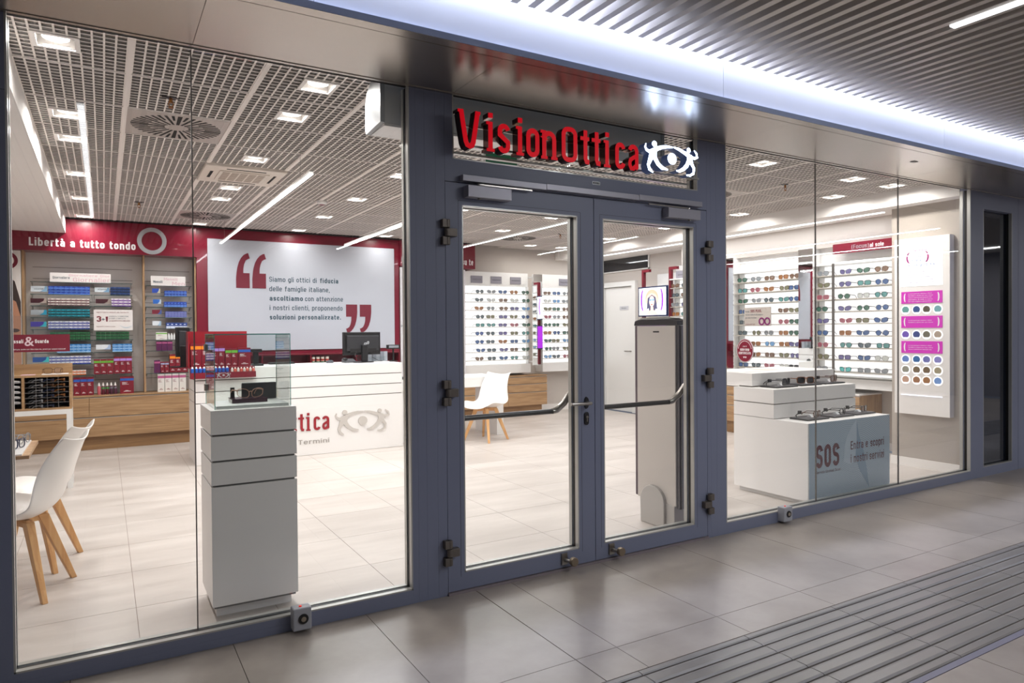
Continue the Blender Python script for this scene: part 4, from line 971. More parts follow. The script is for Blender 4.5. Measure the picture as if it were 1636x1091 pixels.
# backlit lens panel on the column
t = thing('lens_display', 'tall white wall panel with magenta bands and rows of tinted lenses', 'display panel', (6.76, 0.48, 0.52))
MB().box(6.722, 6.798, 0.220, 0.738, 0.520, 2.218).build('panel', PLASTER, t, bevel=0.002)
MB().box(6.719, 6.722, 0.282, 0.674, 1.754, 2.153).build('lit_poster', LITW, t)
PURP = cm('violet print', '#4a1c70', rough=0.6); PMAG = cm('magenta print', '#9a1470', rough=0.6); PBLU = cm('pale blue print', '#7486bc', rough=0.6)
X = 6.7178
text(t, 'Esci dall\'ombra.', (X, 0.62, 2.085), 'x', 0.026, 0.20, PMAG); text(t, 'Proteggiti', (X, 0.60, 2.036), 'x', 0.028, 0.15, PBLU); text(t, 'con le lenti', (X, 0.60, 1.990), 'x', 0.028, 0.17, PBLU); text(t, 'da sole graduate', (X, 0.62, 1.945), 'x', 0.028, 0.27, PBLU)
for k, s in enumerate(['Il bisogno di occhiali da vista', 'non ti deve privare del sole,', 'con le lenti da sole graduate puoi', 'vedere bene e proteggerti dai raggi', 'scegliendo per definire il tuo stile.']): text(t, s, (X, 0.615, 1.888-0.026*k), 'x', 0.013, 0.25+0.01*(k % 3), PURP)
for sgn, yc in ((1, 0.600), (-1, 0.425)):
    mb = MB(); mb.ribbon([(yc-sgn*(-0.012+0.030*(1-cos(radians(a)))), 2.030+0.052*sin(radians(a))) for a in range(-80, 81, 16)] if sgn == 1 else [(yc-(0.012-0.030*(1-cos(radians(a)))), 2.030+0.052*sin(radians(a))) for a in range(-80, 81, 16)], [0.004+0.012*cos(radians(a)) for a in range(-80, 81, 16)], 'yz', X-0.0005, X+0.0005); mb.build('bracket_mark', PMAG, t)
for n, (za, zb2) in enumerate(((1.590, 1.704), (1.355, 1.468), (1.112, 1.227))):
    p = MB().box(6.718, 6.722, 0.284, 0.668, za, zb2).build('magenta_band', MAGENTA, t)
    for q in range((5, 2, 3)[n]):
        text(t, ('Le lenti polarizzate eliminano i riflessi', 'fastidiosi e danno per una visione', 'sicura e contrasti ben bilanciati nelle', 'giornate di sole e neve,', 'per una migliore percezione')[q], (6.7172, 0.60, zb2-0.026-0.0185*q-(0.02 if n else 0)), 'x', 0.009, 0.22+0.012*(q % 2), WTXT)
    for sgn, yc in ((1, 0.637), (-1, 0.315)):
        mb = MB(); mb.ribbon([(yc-sgn*0.012*(1-cos(radians(a))), (za+zb2)/2+0.042*sin(radians(a))) for a in range(-80, 81, 16)], [0.004+0.009*cos(radians(a)) for a in range(-80, 81, 16)], 'yz', 6.7165, 6.7172); mb.build('bracket_mark', WTXT, t)
DCOL = [['#6aa5a0','#34518c','#57503f','#78aeb4'],['#7a5fc0','#44508c','#74705f','#b6a595'],['#6f8fd6','#2f69a8','#6f74b8','#8f8fd2'],['#9a9a8c','#7d6a4f','#7a6548','#a89e80'],['#cda690','#a87a58','#a8784e','#7ea4e0']]
DZ = [1.529, 1.289, 1.051, 0.950, 0.853]; DY = [0.627, 0.522, 0.428, 0.325]
for r_, z in enumerate(DZ):
    for c_, yv in enumerate(DY):
        nm = ['teal','navy','olive','aqua','violet','indigo','khaki','beige','periwinkle','blue','lavender','lilac','sage','umber','brown','sand','peach','copper','caramel','sky blue'][r_*4+c_]
        L = thing('sample_lens', '%s tinted sample lens on the tall magenta and white panel' % nm, 'lens', (6.72, yv, z), 'sample lenses on the column panel')
        mb = MB(); mb.prism(ellipse(yv, z, 0.044, 0.044, 24), 'yz', 6.7195, 6.7215); mb.build('lit_ring', LITW, L)
        q = ellipse(yv, z+0.002, 0.033, 0.033, 20); q = [(a, b_ if abs(a-yv) > 0.012 else max(b_, z-0.024)) for a, b_ in q]
        mb = MB(); mb.prism(q, 'yz', 6.716, 6.7194); mb.build('lens_disc', cm('tint '+nm, DCOL[r_][c_], rough=0.15), L)
MB().box(6.716, 6.7215, 0.286, 0.671, 0.703, 0.708).build('light_slot', mat('slot glow', (0.8,0.8,0.95), 0.4, emit=(0.8,0.85,1), es=1.3), t)
# ================================================================ NICHE WALL at left: back panels, glass shelves, stock
YS = 6.30
nw = sthing('wall_back_niche', 'grey niche panels with oak edges carrying the glass shelves', 'niche', (0.1, 6.45, 0.64))
mb = MB(); mb.box(-0.765, 0.415, 6.490, 6.52, 0.64, 2.30); mb.box(0.435, 0.985, 6.490, 6.52, 0.64, 2.30); mb.build('niche_panel', NICHE, nw)
mb = MB(); mb.box(-0.787, -0.765, 6.27, 6.52, 0.64, 2.30); mb.box(0.415, 0.435, 6.27, 6.52, 0.64, 2.30); mb.box(0.985, 1.005, 6.27, 6.52, 0.64, 2.30); mb.build('niche_edge', OAKV, nw)
mb = MB()
for k in range(11):
    z = 0.80+0.1335*k; mb.box(-0.70, 0.31, 6.487, 6.49, z-0.003, z+0.003); mb.box(0.436, 0.95, 6.487, 6.49, z-0.003, z+0.003)
mb.build('slot_line', GROOVE, nw)
sh = 0
def gshelf(x0, x1, z, lab):
    t = thing('glass_shelf', lab, 'shelf', ((x0+x1)/2, 6.38, z), 'glass shelves in the back wall niche')
    MB().box(x0, x1, 6.262, 6.487, z-0.006, z).build('glass_plate', glassmat('shelf glass', (0.985,0.99,0.99), 0.04, 0.3), t)
    MB().box(x0, x1, 6.258, 6.262, z-0.0065, z+0.0005).build('front_edge', SHELFG, t)
    mb = MB()
    for x in (x0+0.01, x1-0.01): mb.prism([(6.487, z-0.006), (6.30, z-0.006), (6.487, z-0.05)], 'yz', x-0.0015, x+0.0015)
    mb.build('bracket', STEEL, t); return t
LZ = [1.953, 1.812, 1.680, 1.546, 1.411, 1.283, 1.140, 1.005]
for k, z in enumerate(LZ): gshelf(-0.71, -0.108, z, '%s glass shelf from the top in the left column of lens boxes' % ORD[k])
for k, z in enumerate(LZ[:4]+LZ[5:7]+[0.876]): gshelf(-0.104, 0.303, z, '%s glass shelf from the top in the middle column of lens boxes' % ORD[k])
gshelf(-0.45, -0.108, 0.876, 'lowest short glass shelf holding orange lens boxes')
RZ = [1.938, 1.812, 1.678, 1.549, 1.413, 1.276, 1.142, 0.868]
for k, z in enumerate(RZ): gshelf(0.44, 0.951, z, '%s glass shelf from the top in the column under the Mensili sign' % ORD[k])

STC = {'blue': ('#2144a8', '#5d86d8'), 'navy': ('#2b4a86', '#16203a'), 'brown': ('#efe6e0', '#5c2431'), 'purple': ('#efe8f2', '#6a2a92'), 'teal': ('#1e9db4', '#12302f'), 'indigo': ('#e9eaf4', '#2a3a9c'), 'green': ('#2f7a4c', '#18331f'), 'sky': ('#3b86cf', '#9cc6ee'), 'orange': ('#e6dcd6', '#d06a2c'), 'lilac': ('#4a55a8', '#8d93c4'), 'stripe': ('#22408c', '#d3dcef')}
STACKS = [
('blue', 8, 3, (-0.542, 1.812, -0.135, 1.909),'left column, top shelf'),('navy', 4, 3, (0.072, 1.812, 0.278, 1.912),'middle column, top shelf'),
('brown', 8, 3, (-0.546, 1.680, -0.141, 1.767),'left column, second shelf'),('purple', 4, 3, (0.083, 1.680, 0.286, 1.776),'middle column, second shelf'),
('teal', 8, 3, (-0.545, 1.546, -0.138, 1.643),'left column, third shelf'),('indigo', 9, 3, (-0.547, 1.411, -0.14, 1.506),'left column, fourth shelf'),
('green', 8, 3, (-0.532, 1.283, -0.139, 1.378),'left column, fifth shelf'),('green', 7, 3, (-0.08, 1.283, 0.263, 1.379),'middle column, under the 3+1 sign'),
('sky', 7, 3, (-0.468, 1.140, -0.133, 1.238),'left column, sixth shelf'),('sky', 4, 3, (0.087, 1.140, 0.292, 1.233),'middle column, below the green boxes'),
('indigo', 9, 3, (-0.539, 1.005, -0.134, 1.102),'left column, seventh shelf'),('orange', 4, 2, (-0.329, 0.876, -0.184, 0.935),'left column, lowest shelf'),
('blue', 7, 2, (0.65, 1.812, 0.9, 1.882),'column under the Mensili sign, top'),('blue', 7, 1, (0.644, 1.678, 0.899, 1.746),'column under the Mensili sign, second shelf'),
('lilac', 7, 3, (0.656, 1.549, 0.897, 1.626),'column under the Mensili sign, third shelf'),('stripe', 5, 1, (0.664, 1.413, 0.9, 1.487),'column under the Mensili sign, fourth shelf')]
CB = {}
def unit(key, name, w, d, h, mats, draw, lab, cat, loc, group):
    """box-like packages: built once per kind, copied after that"""
    if key not in CB:
        t = thing(name, lab, cat, (0,0,0), group); draw(t, w, d, h); CB[key] = t
    else: t = copytree(CB[key]); t.name = name; tag(t, lab, cat, group)
    t.location = loc; return t
for ci, (c, nx, nz, (x0, z0, x1, z1), where) in enumerate(STACKS):
    w = (x1-x0)/nx; h = (z1-z0)/nz; ca, cb = STC[c]
    def draw(t, w, d, h, ca=ca, cb=cb, c=c):
        cc = MB().box(-w/2, w/2, 0, d, 0, h).build('carton', cm('carton '+c, ca, rough=0.4), t)
        mb = MB(); mb.box(-w/2+w*0.0, w/2, -0.0008, 0, h*0.0, h*0.42); mb.box(-w*0.30, w*0.12, -0.0008, 0, h*0.62, h*0.78); mb.build('carton_band', cm('band '+c, cb, rough=0.4), t)
    for a in range(nx):
        for b in range(nz):
            unit(('s', ci), 'lens_carton', w-0.0018, 0.10, h-0.0012, None, draw, '%s lens carton, %s along, %s layer, %s' % ({'stripe': 'striped blue', 'indigo': 'blue and white', 'brown': 'brown and white', 'purple': 'purple and white', 'sky': 'light blue', 'lilac': 'slate blue'}.get(c, c), ORD[a], {1: ['single'], 2: ['bottom', 'top'], 3: ['bottom', 'middle', 'top']}[nz][b], where.replace('column under the Mensili sign', 'Mensili column')), 'box', (x0+w*(a+0.5), YS, z0+h*b), 'lens cartons: '+where)
PLQ = [('white',(-0.705,-0.55,1.84,1.902),'#dfeaf2','#8fb8d8'),('white',(-0.086,0.062,1.848,1.9),'#dfeaf2','#7fa8cc'),('maroon',(-0.709,-0.558,1.711,1.763),'#4b1e2a','#b9aaa2'),('maroon',(-0.078,0.073,1.713,1.766),'#4b1e2a','#a3958e'),('grey',(-0.71,-0.559,1.576,1.633),'#aab4bb','#2f9fc4'),('violet',(-0.712,-0.563,1.441,1.498),'#4636a0','#2fb6c8'),('white',(-0.082,0.069,1.169,1.226),'#e6ebf2','#a9bfe0'),('teal',(-0.698,-0.544,1.037,1.094),'#1d4f9a','#3fc3cc'),('blue',(0.514,0.603,1.85,1.903),'#2a4fb8','#c9c6ae'),('blue',(0.522,0.61,1.717,1.77),'#2b6cc8','#cfe2f2'),('maroon',(0.511,0.615,1.591,1.643),'#7a1a30','#4a64a8'),('white',(0.513,0.607,1.449,1.506),'#dfe6ee','#a6c3dc')]
for k, (c, (x0, x1, z0, z1), c1, c2) in enumerate(PLQ):
    col_ = 'left column' if x0 < -0.2 else ('middle column' if x0 < 0.3 else 'column under the Mensili sign')
    t = thing('shelf_card', '%s and printed brand card standing at height rank %d of the niche shelves, %s' % (c, k+1, col_), 'card', ((x0+x1)/2, 6.29, z0), 'brand cards on the glass shelves')
    t['label'] = '%s printed shelf card beside the lens cartons, %s, %s glass shelf' % (c, col_, ['top','top','second','second','third','fourth','sixth','seventh','top','second','third','fourth'][k])
    MB().box(x0, x1, 6.288, 6.292, z0, z1).build('card', cm('card %d' % k, c1, rough=0.4), t)
    w, h = x1-x0, z1-z0
    mb = MB(); mb.prism([(x0+w*0.55, z0), (x1, z0), (x1, z1), (x0+w*0.86, z1), (x0+w*0.80, z0+h*0.45)], 'xz', 6.2872, 6.288); mb.build('card_print', cm('card print %d' % k, c2, rough=0.4), t)
    if k in (0, 1): text(t, 'ACUVUE', (x0+0.03, 6.2868, z0+0.022), 'y', 0.016, 0.09, GTXT)
# paper signs
PAPER = cm('paper white', '#e9e4e2', rough=0.5); PINK = cm('pink print', '#dcb9c2', rough=0.6)
t = thing('shelf_sign', 'white sign lettered Giornaliere above the lens cartons', 'sign', (-0.22, 6.3, 1.95)); MB().box(-0.524, 0.079, 6.285, 6.289, 1.955, 2.062).build('card', PAPER, t)
text(t, 'Giornaliere', (-0.497, 6.2842, 1.992), 'y', 0.030, 0.165, GTXT, 0.01); text(t, 'Giornaliere Gior', (-0.34, 6.2844, 2.022), 'y', 0.028, 0.41, PINK, 0.01); text(t, 'Giornalier', (-0.30, 6.2844, 1.962), 'y', 0.048, 0.37, PINK, 0.01)
t = thing('shelf_sign', 'white sign lettered Mensili above the right column of lens cartons', 'sign', (0.69, 6.3, 1.94)); MB().box(0.502, 0.885, 6.285, 6.289, 1.94, 2.058).build('card', PAPER, t)
text(t, 'Mensili', (0.528, 6.2842, 1.972), 'y', 0.030, 0.10, GTXT, 0.02); text(t, 'Mensili', (0.645, 6.2844, 2.005), 'y', 0.034, 0.15, PINK, 0.01); text(t, 'Men', (0.735, 6.2844, 1.948), 'y', 0.044, 0.14, PINK, 0.01)
t = thing('promotion_sign', 'white 3+1 offer sign hanging in the middle of the lens shelves', 'sign', (0.1, 6.25, 1.395)); MB().box(-0.099, 0.301, 6.250, 6.254, 1.395, 1.639).build('card', PAPER, t)
text(t, '3', (-0.072, 6.249, 1.497), 'y', 0.066, 0.048, RTXT, 0.03); text(t, '+', (-0.024, 6.249, 1.502), 'y', 0.05, 0.04, GTXT); text(t, '1', (0.020, 6.249, 1.497), 'y', 0.066, 0.026, RTXT, 0.03)
text(t, 'Oggi è il giorno dedicato alla tua libertà', (-0.072, 6.249, 1.601), 'y', 0.014, 0.33, RTXT); text(t, 'ACQUISTA 3 CONFEZIONI', (0.055, 6.249, 1.553), 'y', 0.014, 0.20, GTXT); text(t, 'DI LENTI A CONTATTO', (0.055, 6.249, 1.528), 'y', 0.014, 0.17, GTXT); text(t, 'LA QUARTA È IN OMAGGIO', (0.055, 6.249, 1.500), 'y', 0.014, 0.22, RTXT, 0.02); text(t, 'Regolamento completo in negozio', (-0.072, 6.249, 1.435), 'y', 0.011, 0.19, RTXT)
mb = MB(); mb.ribbon([(0.17+0.125*k/8, 1.45-0.025*sin(pi*k/8)) for k in range(9)], [0.002+0.008*sin(pi*k/8) for k in range(9)], 'xz', 6.2488, 6.2496); mb.build('lens_drawing', cm('pale blue drawing', '#b9cbd8', rough=0.5), t)
# burgundy cartons, bottles
def carton(x0, x1, z0, z1, band, lab, group, body=RBOX, y=6.285, d=0.09, bandc=None, txt=True):
    w, h = x1-x0, z1-z0; key = ('c', round(w, 3), round(h, 3), band, body.name)
    def draw(t, w, d_, h):
        cc = MB().box(-w/2, w/2, 0, d, 0, h).build('carton', body, t)
        if band: MB().box(-w/2, w/2, -0.0008, 0, h*0.76, h*0.90).build('carton_band', cm('carton stripe '+band, bandc or {'green': '#6ab43c', 'purple': '#b389d8', 'blue': '#2a58b0', 'orange': '#f08a1c', 'grey': '#9aa3c2', 'maroon': '#7a1026'}[band], rough=0.4), t)
        m = WTXT if body is RBOX else RTXT
        mb = MB()
        for q, (ww, zz) in enumerate(((0.5, 0.66), (0.35, 0.62), (0.45, 0.58), (0.6, 0.54))): mb.box(-w*0.36, -w*0.36+w*ww*0.8, -0.0012, -0.0004, h*zz, h*zz+h*0.014)
        mb.box(-w*0.25, w*0.28, -0.0012, -0.0004, h*0.12, h*0.145); mb.box(-w*0.12, w*0.10, -0.0012, -0.0004, h*0.17, h*0.19); mb.build('carton_print', m, cc)
    return unit(key, 'product_carton', w-0.0015, d, h, None, draw, lab, 'box', ((x0+x1)/2, y, z0), group)
for k in range(3): carton(-0.106+0.068*k, -0.040+0.068*k, 0.877, 1.052, 'green', 'burgundy carton with green band in the middle column, %s of three' % ORD[k], 'green-banded cartons')
for k in range(3): carton(0.100+0.063*k, 0.162+0.063*k, 0.877, 1.078, 'purple', 'burgundy carton with purple band in the middle column, %s of three' % ORD[k], 'purple-banded cartons')
for k in range(3): carton(-0.311+0.068*k, -0.245+0.068*k, 0.636, 0.845, 'blue', 'burgundy carton with blue band on the oak cabinet beside the desk unit, %s of three' % ORD[k], 'blue-banded cartons')
carton(0.160, 0.305, 0.636, 0.838, 'blue', 'wide burgundy carton with blue band on the oak cabinet right of the bottles', None)
carton(0.549, 0.672, 1.276, 1.368, 'green', 'wide white carton with green base in the column under the Mensili sign', None, body=cm('white carton', '#e6e4e0', rough=0.4))
carton(0.762, 0.838, 1.142, 1.232, 'green', 'small burgundy carton with green band right of the three purple cartons', None)
for k in range(3): carton(0.553+0.060*k, 0.611+0.060*k, 1.142, 1.257, 'maroon', 'purple cartoon-circle carton on the glass shelf, %s of three' % ORD[k], 'purple cartons', body=cm('plum carton', '#5a1c50', rough=0.4), bandc='#b55a88')
carton(0.526, 0.592, 0.869, 1.024, 'maroon', 'plum carton left of the two slim burgundy cartons, low shelf', None, body=cm('plum carton', '#5a1c50', rough=0.4), bandc='#c98aa0')
for k in range(2): carton(0.595+0.048*k, 0.641+0.048*k, 0.869, 1.002, 'grey', 'slim burgundy carton with grey band, %s of two on the low shelf' % ORD[k], 'slim grey-banded cartons')
for k in range(3): carton(0.696+0.068*k, 0.763+0.068*k, 0.869, 1.094, 'orange', 'tall burgundy carton with orange band, %s of three on the low shelf' % ORD[k], 'orange-banded cartons')
for k in range(4): carton(0.561+0.080*k, 0.637+0.080*k, 0.636, 0.855, 'maroon', 'white carton with burgundy top standing on the oak cabinet, %s of four' % ORD[k], 'white cartons on the cabinet', body=cm('white carton', '#e6e4e0', rough=0.4))
def bottle(loc, body, cap, lab, group, h=0.14, r=0.019, band=None):
    key = ('b', body, cap, h, r, band)
    def draw(t, w, d, hh):
        MB().lathe([(r*0.95, 0), (r, 0.004), (r, h*0.62), (r*0.7, h*0.70), (r*0.45, h*0.73)], n=14).build('bottle_body', cm('bottle '+body, body, rough=0.35), t, smooth=True)
        MB().lathe([(r*0.62, h*0.72), (r*0.60, h*0.80), (r*0.25, h*0.95), (r*0.12, h)], n=12).build('bottle_cap', cm('cap '+cap, cap, rough=0.35), t, smooth=True)
        if band: MB().lathe([(r*1.02, h*0.48), (r*1.02, h*0.60)], n=14).build('label_band', cm('bottle '+band, band, rough=0.4), t, smooth=True)
    return unit(key, 'bottle', 0, 0, 0, None, draw, lab, 'bottle', loc, group)
for k, (c, bd) in enumerate((('#c4606a', None), ('#5a1426', '#3f9a4a'), ('#5a1426', '#3f9a4a'), ('#4a2036', '#70707a'), ('#4a2036', '#70707a'))):
    bottle((-0.056+0.0415*k, 6.30, 0.636), c, '#efeae6', '%s dropper bottle with white cap on the oak cabinet, %s from the left' % (['pink','dark red','dark red','plum','plum'][k], ORD[k]), 'dropper bottles on the cabinet', band=bd)
for k in range(7): bottle((0.694+0.030*k, 6.33, 1.276), '#dfe0e0', '#f2f2f0', 'small white bottle right of the wide white carton, %s of seven in the row' % ORD[k], 'white bottles on the niche shelf', h=0.082, r=0.0135)

# ---------------------------------------------------------------- oak drawer cabinets along the back wall
def cabinet(lab, x0, x1, seams, zt=0.636, front=6.17, plinth=6.225, lines=(0.385,), loc=None, depth=6.494, z0=0.155, right_off=0.0):
    c = thing('drawer_cabinet', lab, 'cabinet', ((x0+x1)/2, 6.3, 0)); MB().box(x0, x1, front-0.004, depth, zt-0.014, zt).build('worktop', OAK, c)
    MB().box(x0+0.004, x1-0.004, front+0.02, depth, z0, zt-0.014).build('body', OAK, c); MB().box(x0+0.02, x1-0.02-right_off, plinth, depth, 0, z0).build('plinth', woodmat('oak dark', '#83603e', '#9c7850', 'x'), c)
    e = [x0]+seams+[x1]; zz = [z0+0.002]+list(lines)+[zt-0.018]
    for a, b in zip(e[:-1], e[1:]):
        for q, (za, zb_) in enumerate(zip(zz[:-1], zz[1:])):
            d = MB().box(a+0.002, b-0.002, front, front+0.02, za+(0.004 if q else 0), zb_-0.010).build('drawer', OAK, c)
            MB().box(a+0.002, b-0.002, front+0.004, front+0.02, zb_-0.010, zb_-0.004).build('drawer_grip', BEAD, d)
    return c
cabinet('long oak drawer cabinet under the lens shelves at left', -2.5, 1.0, [-1.75, -0.98, -0.155])
cabinet('oak drawer cabinet below the back wall shelves, seen beside the desk', 3.71, 6.20, [4.70, 5.47], lines=(0.370, 0.500), right_off=0.05)
mb_ = cabinet  # same kind on the right wall
def cab_x(lab, y0, y1, xf=7.02):
    c = thing('drawer_cabinet', lab, 'cabinet', (7.2, (y0+y1)/2, 0)); MB().box(xf, 7.435, y0, y1, 0.622, 0.636).build('worktop', WHITE, c)
    MB().box(xf+0.02, 7.435, y0, y1, 0.155, 0.622).build('body', OAKV, c); MB().box(xf+0.06, 7.435, y0+0.02, y1-0.05, 0, 0.155).build('plinth', woodmat('oak dark', '#83603e', '#9c7850', 'x'), c)
    zz = (0.157, 0.37, 0.50, 0.618)
    for za, zb_ in zip(zz[:-1], zz[1:]):
        d = MB().box(xf, xf+0.02, y0, y1, za, zb_-0.01).build('drawer', woodmat('oak y', '#94714f', '#b9966e', 'y'), c); MB().box(xf+0.004, xf+0.02, y0, y1, zb_-0.010, zb_-0.004).build('drawer_grip', BEAD, d)
    return c
cab_x('oak drawer cabinet on the right wall partly hidden behind the white display tiers', 1.30, 3.60)
# ---------------------------------------------------------------- posters at the back wall
t = thing('wall_poster', 'portrait poster at the far left edge beside the lens shelves', 'poster', (-0.95, 6.27, 0.65))
MB().box(-1.25, -0.792, 6.262, 6.27, 0.66, 2.295).build('poster_sheet', cm('poster white', '#e6e0dc', rough=0.4), t)
def pp(pts, m, y): mb = MB(); mb.prism(pts, 'xz', y-0.0006, y); mb.build('portrait_shape', m, t)
pp([(-1.25,0.66),(-0.797,0.66),(-0.797,1.72),(-0.85,1.95),(-0.95,2.03),(-1.25,2.05)], cm('portrait hair', '#3a2c2a', rough=0.6), 6.2615)
pp([(-1.25,0.75),(-0.83,0.70),(-0.80,0.95),(-0.797,1.25),(-0.80,1.55),(-0.84,1.72),(-0.95,1.80),(-1.25,1.80)], cm('portrait skin', '#b98468', rough=0.6), 6.2608)
pp(ellipse(-0.86, 1.40, 0.05, 0.022, 16), cm('portrait eye', '#4a3228', rough=0.6), 6.2601)
mb = MB(); mb.ribbon(ellipse(-0.93, 2.18, 0.095, 0.085, 28), 0.035, 'xz', 6.2605, 6.2615, closed=True); mb.build('ring_mark', RTXT, t)
t = thing('wall_poster', 'narrow white information poster right of the quote panel', 'poster', (3.9, 6.19, 0.6))
MB().box(3.700, 4.75, 6.215, 6.23, 0.66, 2.285).build('poster_sheet', cm('poster pale', '#dcd9dc', rough=0.4), t)
text(t, 'SOS PLUS', (3.735, 6.213, 2.122), 'y', 0.052, 0.30, RTXT, 0.01)
for k, s in enumerate(['· Qualità', '· Test', '· Esame', '· Applicazione', '· Consulenza', '  personalizzata']): text(t, s, (3.705, 6.213, (1.965, 1.848, 1.730, 1.612, 1.49, 1.425)[k]), 'y', 0.030, 0.05+0.021*len(s), GTXT)

# ---------------------------------------------------------------- quote panel
q = thing('quote_panel', 'large white wall panel with burgundy quotation marks behind the counter', 'wall panel', (2.37, 6.24, 1.12))
MB().box(1.136, 3.612, 6.225, 6.245, 1.122, 2.545).build('panel', cm('panel white', '#bfc3cd', rough=0.35), q)
def bodylines():
    y = 6.2235; z = lambda k: 2.022-0.1245*k
    text(q, 'Siamo gli ottici di ', (1.878, y, z(0)), 'y', 0.066, 0.62, GTXT, 0.008); text(q, 'fiducia', (2.545, y, z(0)), 'y', 0.066, 0.250, GTXT, 0.02)
    text(q, 'delle famiglie italiane,', (1.878, y, z(1)), 'y', 0.066, 0.797, GTXT, 0.008)
    text(q, 'ascoltiamo', (1.880, y, z(2)), 'y', 0.066, 0.432, GTXT, 0.02); text(q, 'con attenzione', (2.340, y, z(2)), 'y', 0.066, 0.520, GTXT, 0.008)
    text(q, 'i nostri clienti, proponendo', (1.880, y, z(3)), 'y', 0.066, 0.972, GTXT, 0.008)
    text(q, 'soluzioni personalizzate.', (1.880, y, z(4)), 'y', 0.066, 0.948, GTXT, 0.02)
bodylines()
def qmark(x, z, w, h, flip):
    s = -1 if flip else 1; cx, cz = x+w/2, z+h/2
    P = [(-0.5,-0.5),(0.5,-0.5),(0.5,-0.06),(0.03,-0.06),(0.04,0.08),(0.10,0.20),(0.22,0.31),(0.40,0.36),(0.52,0.37),(0.40,0.53),(0.30,0.52),(0.08,0.47),(-0.12,0.38),(-0.28,0.26),(-0.40,0.10),(-0.46,-0.05),(-0.5,-0.22)]
    mb = MB(); mb.prism([(cx+s*u*w, cz+s*v*h) for u, v in P], 'xz', 6.2205, 6.2248); mb.build('quotation_mark', RTXT, q, bevel=0.0)
qmark(1.470, 1.930, 0.165, 0.440, False); qmark(1.668, 1.930, 0.170, 0.440, False)
qmark(2.902, 1.350, 0.158, 0.385, True); qmark(3.098, 1.350, 0.165, 0.385, True)
# low shelf niche behind the counter
s = thing('wall_shelf', 'burgundy open shelf niche below the quote panel', 'shelf', (2.4, 6.2, 0.93))
mb = MB(); mb.box(1.1, 3.62, 6.05, 6.245, 0.925, 0.94); mb.box(1.1, 3.62, 6.05, 6.245, 1.055, 1.07)
for x in (1.1, 1.74, 2.36, 2.98, 3.605): mb.box(x, x+0.015, 6.05, 6.245, 0.94, 1.055)
mb.build('shelf_boards', REDD, s)
for k in range(4):
    c = thing('small_tin', 'small red and white tin on the shelf behind the counter, %s of four' % ORD[k], 'tin', (2.41+0.062*k, 6.10, 0.94), 'tins behind the counter')
    MB().lathe([(0.024, 0.0), (0.024, 0.082)], n=14).build('tin_body', cm('tin cream', '#d9d2c6', rough=0.35), c, local=True, smooth=True)
    MB().lathe([(0.0245, 0.03), (0.0245, 0.055)], n=14).build('tin_band', cm('tin red', '#a83226', rough=0.35), c, local=True, smooth=True)
    MB().lathe([(0.0245, 0.005), (0.0245, 0.022)], n=14).build('tin_base', cm('tin green', '#3f6b4c', rough=0.35), c, local=True, smooth=True)

# ================================================================ COUNTER
YC = 4.474
c = thing('service_counter', 'long white service counter with grooved front and red lettering', 'counter', (1.9, 4.8, 0))
mb = MB()
zz = [0.002, 0.628, 0.637, 0.745, 0.754, 0.865, 0.874, 0.990]
for a, b in zip(zz[0::2], zz[1::2]): mb.box(0.795, 3.030, YC, YC+0.62, a, b)
mb.build('body', WHITE, c, bevel=0.0015)
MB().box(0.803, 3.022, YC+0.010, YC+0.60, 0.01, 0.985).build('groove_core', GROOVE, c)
sc = (2.155-1.916)/(2.692-2.520)
letters(c, LET, lambda x: 0.270/1.0+0*x, YC-0.010, YC-0.001, cm('counter letter red', '#9c1626', rough=0.35), cm('counter letter side', '#7a1220', rough=0.4), sc=1.0, x00=1.530, X0=2.157-(2.692-1.530))
text(c, 'Termini', (1.816, YC-0.006, 0.125), 'y', 0.050, 0.34, cm('grey relief letters', '#a8a29c', rough=0.4), 0.01)
emblem(c, 2.546, 0.340, 1.49, YC-0.012, YC-0.001, cm('embossed grey', '#cbc5bf', rough=0.3), LGTXT)
# red point-of-sale display on the counter
p = thing('countertop_display', 'burgundy countertop display tray with silver emblem holding cartons and bottles', 'display', (1.05, 4.45, 0.99))
mb = MB(); mb.box(0.745, 1.372, YC-0.072, YC-0.002, 0.892, 0.952); mb.box(0.745, 1.372, YC-0.0015, 4.74, 0.992, 1.000); mb.box(0.745, 1.372, YC-0.006, YC-0.002, 0.9525, 1.0)
mb.build('tray', RBOX, p); MB().box(0.735, 1.335, 4.70, 4.712, 1.0, 1.372).build('back_card', cm('card burgundy', '#8a0f1e', rough=0.35), p)
mb = MB(); mb.box(0.735, 0.748, YC+0.02, 4.712, 1.0, 1.37); mb.build('side_card', cm('card burgundy', '#8a0f1e', rough=0.35), p)
emblem(p, 1.055, 0.922, 0.32, YC-0.0755, YC-0.0725, SILV, SILV)
for k, (x0, x1, z1, bd, lab) in enumerate(((0.765, 0.868, 1.245, 'orange', 'burgundy carton with orange band, first at left on the counter display'), (0.870, 0.955, 1.245, 'orange', 'burgundy carton with orange band, second on the counter display'), (0.972, 1.032, 1.215, 'purple', 'burgundy carton with purple band, left one on the counter display'), (1.034, 1.094, 1.215, 'purple', 'burgundy carton with purple band, right one on the counter display'), (1.098, 1.158, 1.190, 'green', 'burgundy carton with green band, left one on the counter display'), (1.160, 1.222, 1.190, 'green', 'burgundy carton with green band, right one on the counter display'), (1.225, 1.352, 1.195, 'blue', 'wide burgundy carton with blue band at the right of the counter display'))):
    carton(x0, x1, 1.0, z1, bd, lab, None, y=4.58, d=0.08, body=RBOX)
for k in range(10): bottle((0.765+0.0365*k, YC-0.040, 0.952), '#1c58b4', '#efeeea', 'small blue bottle with white cap on the counter display, %s from the left' % ORD[k], 'blue bottles on the counter display', h=0.062, r=0.0165)
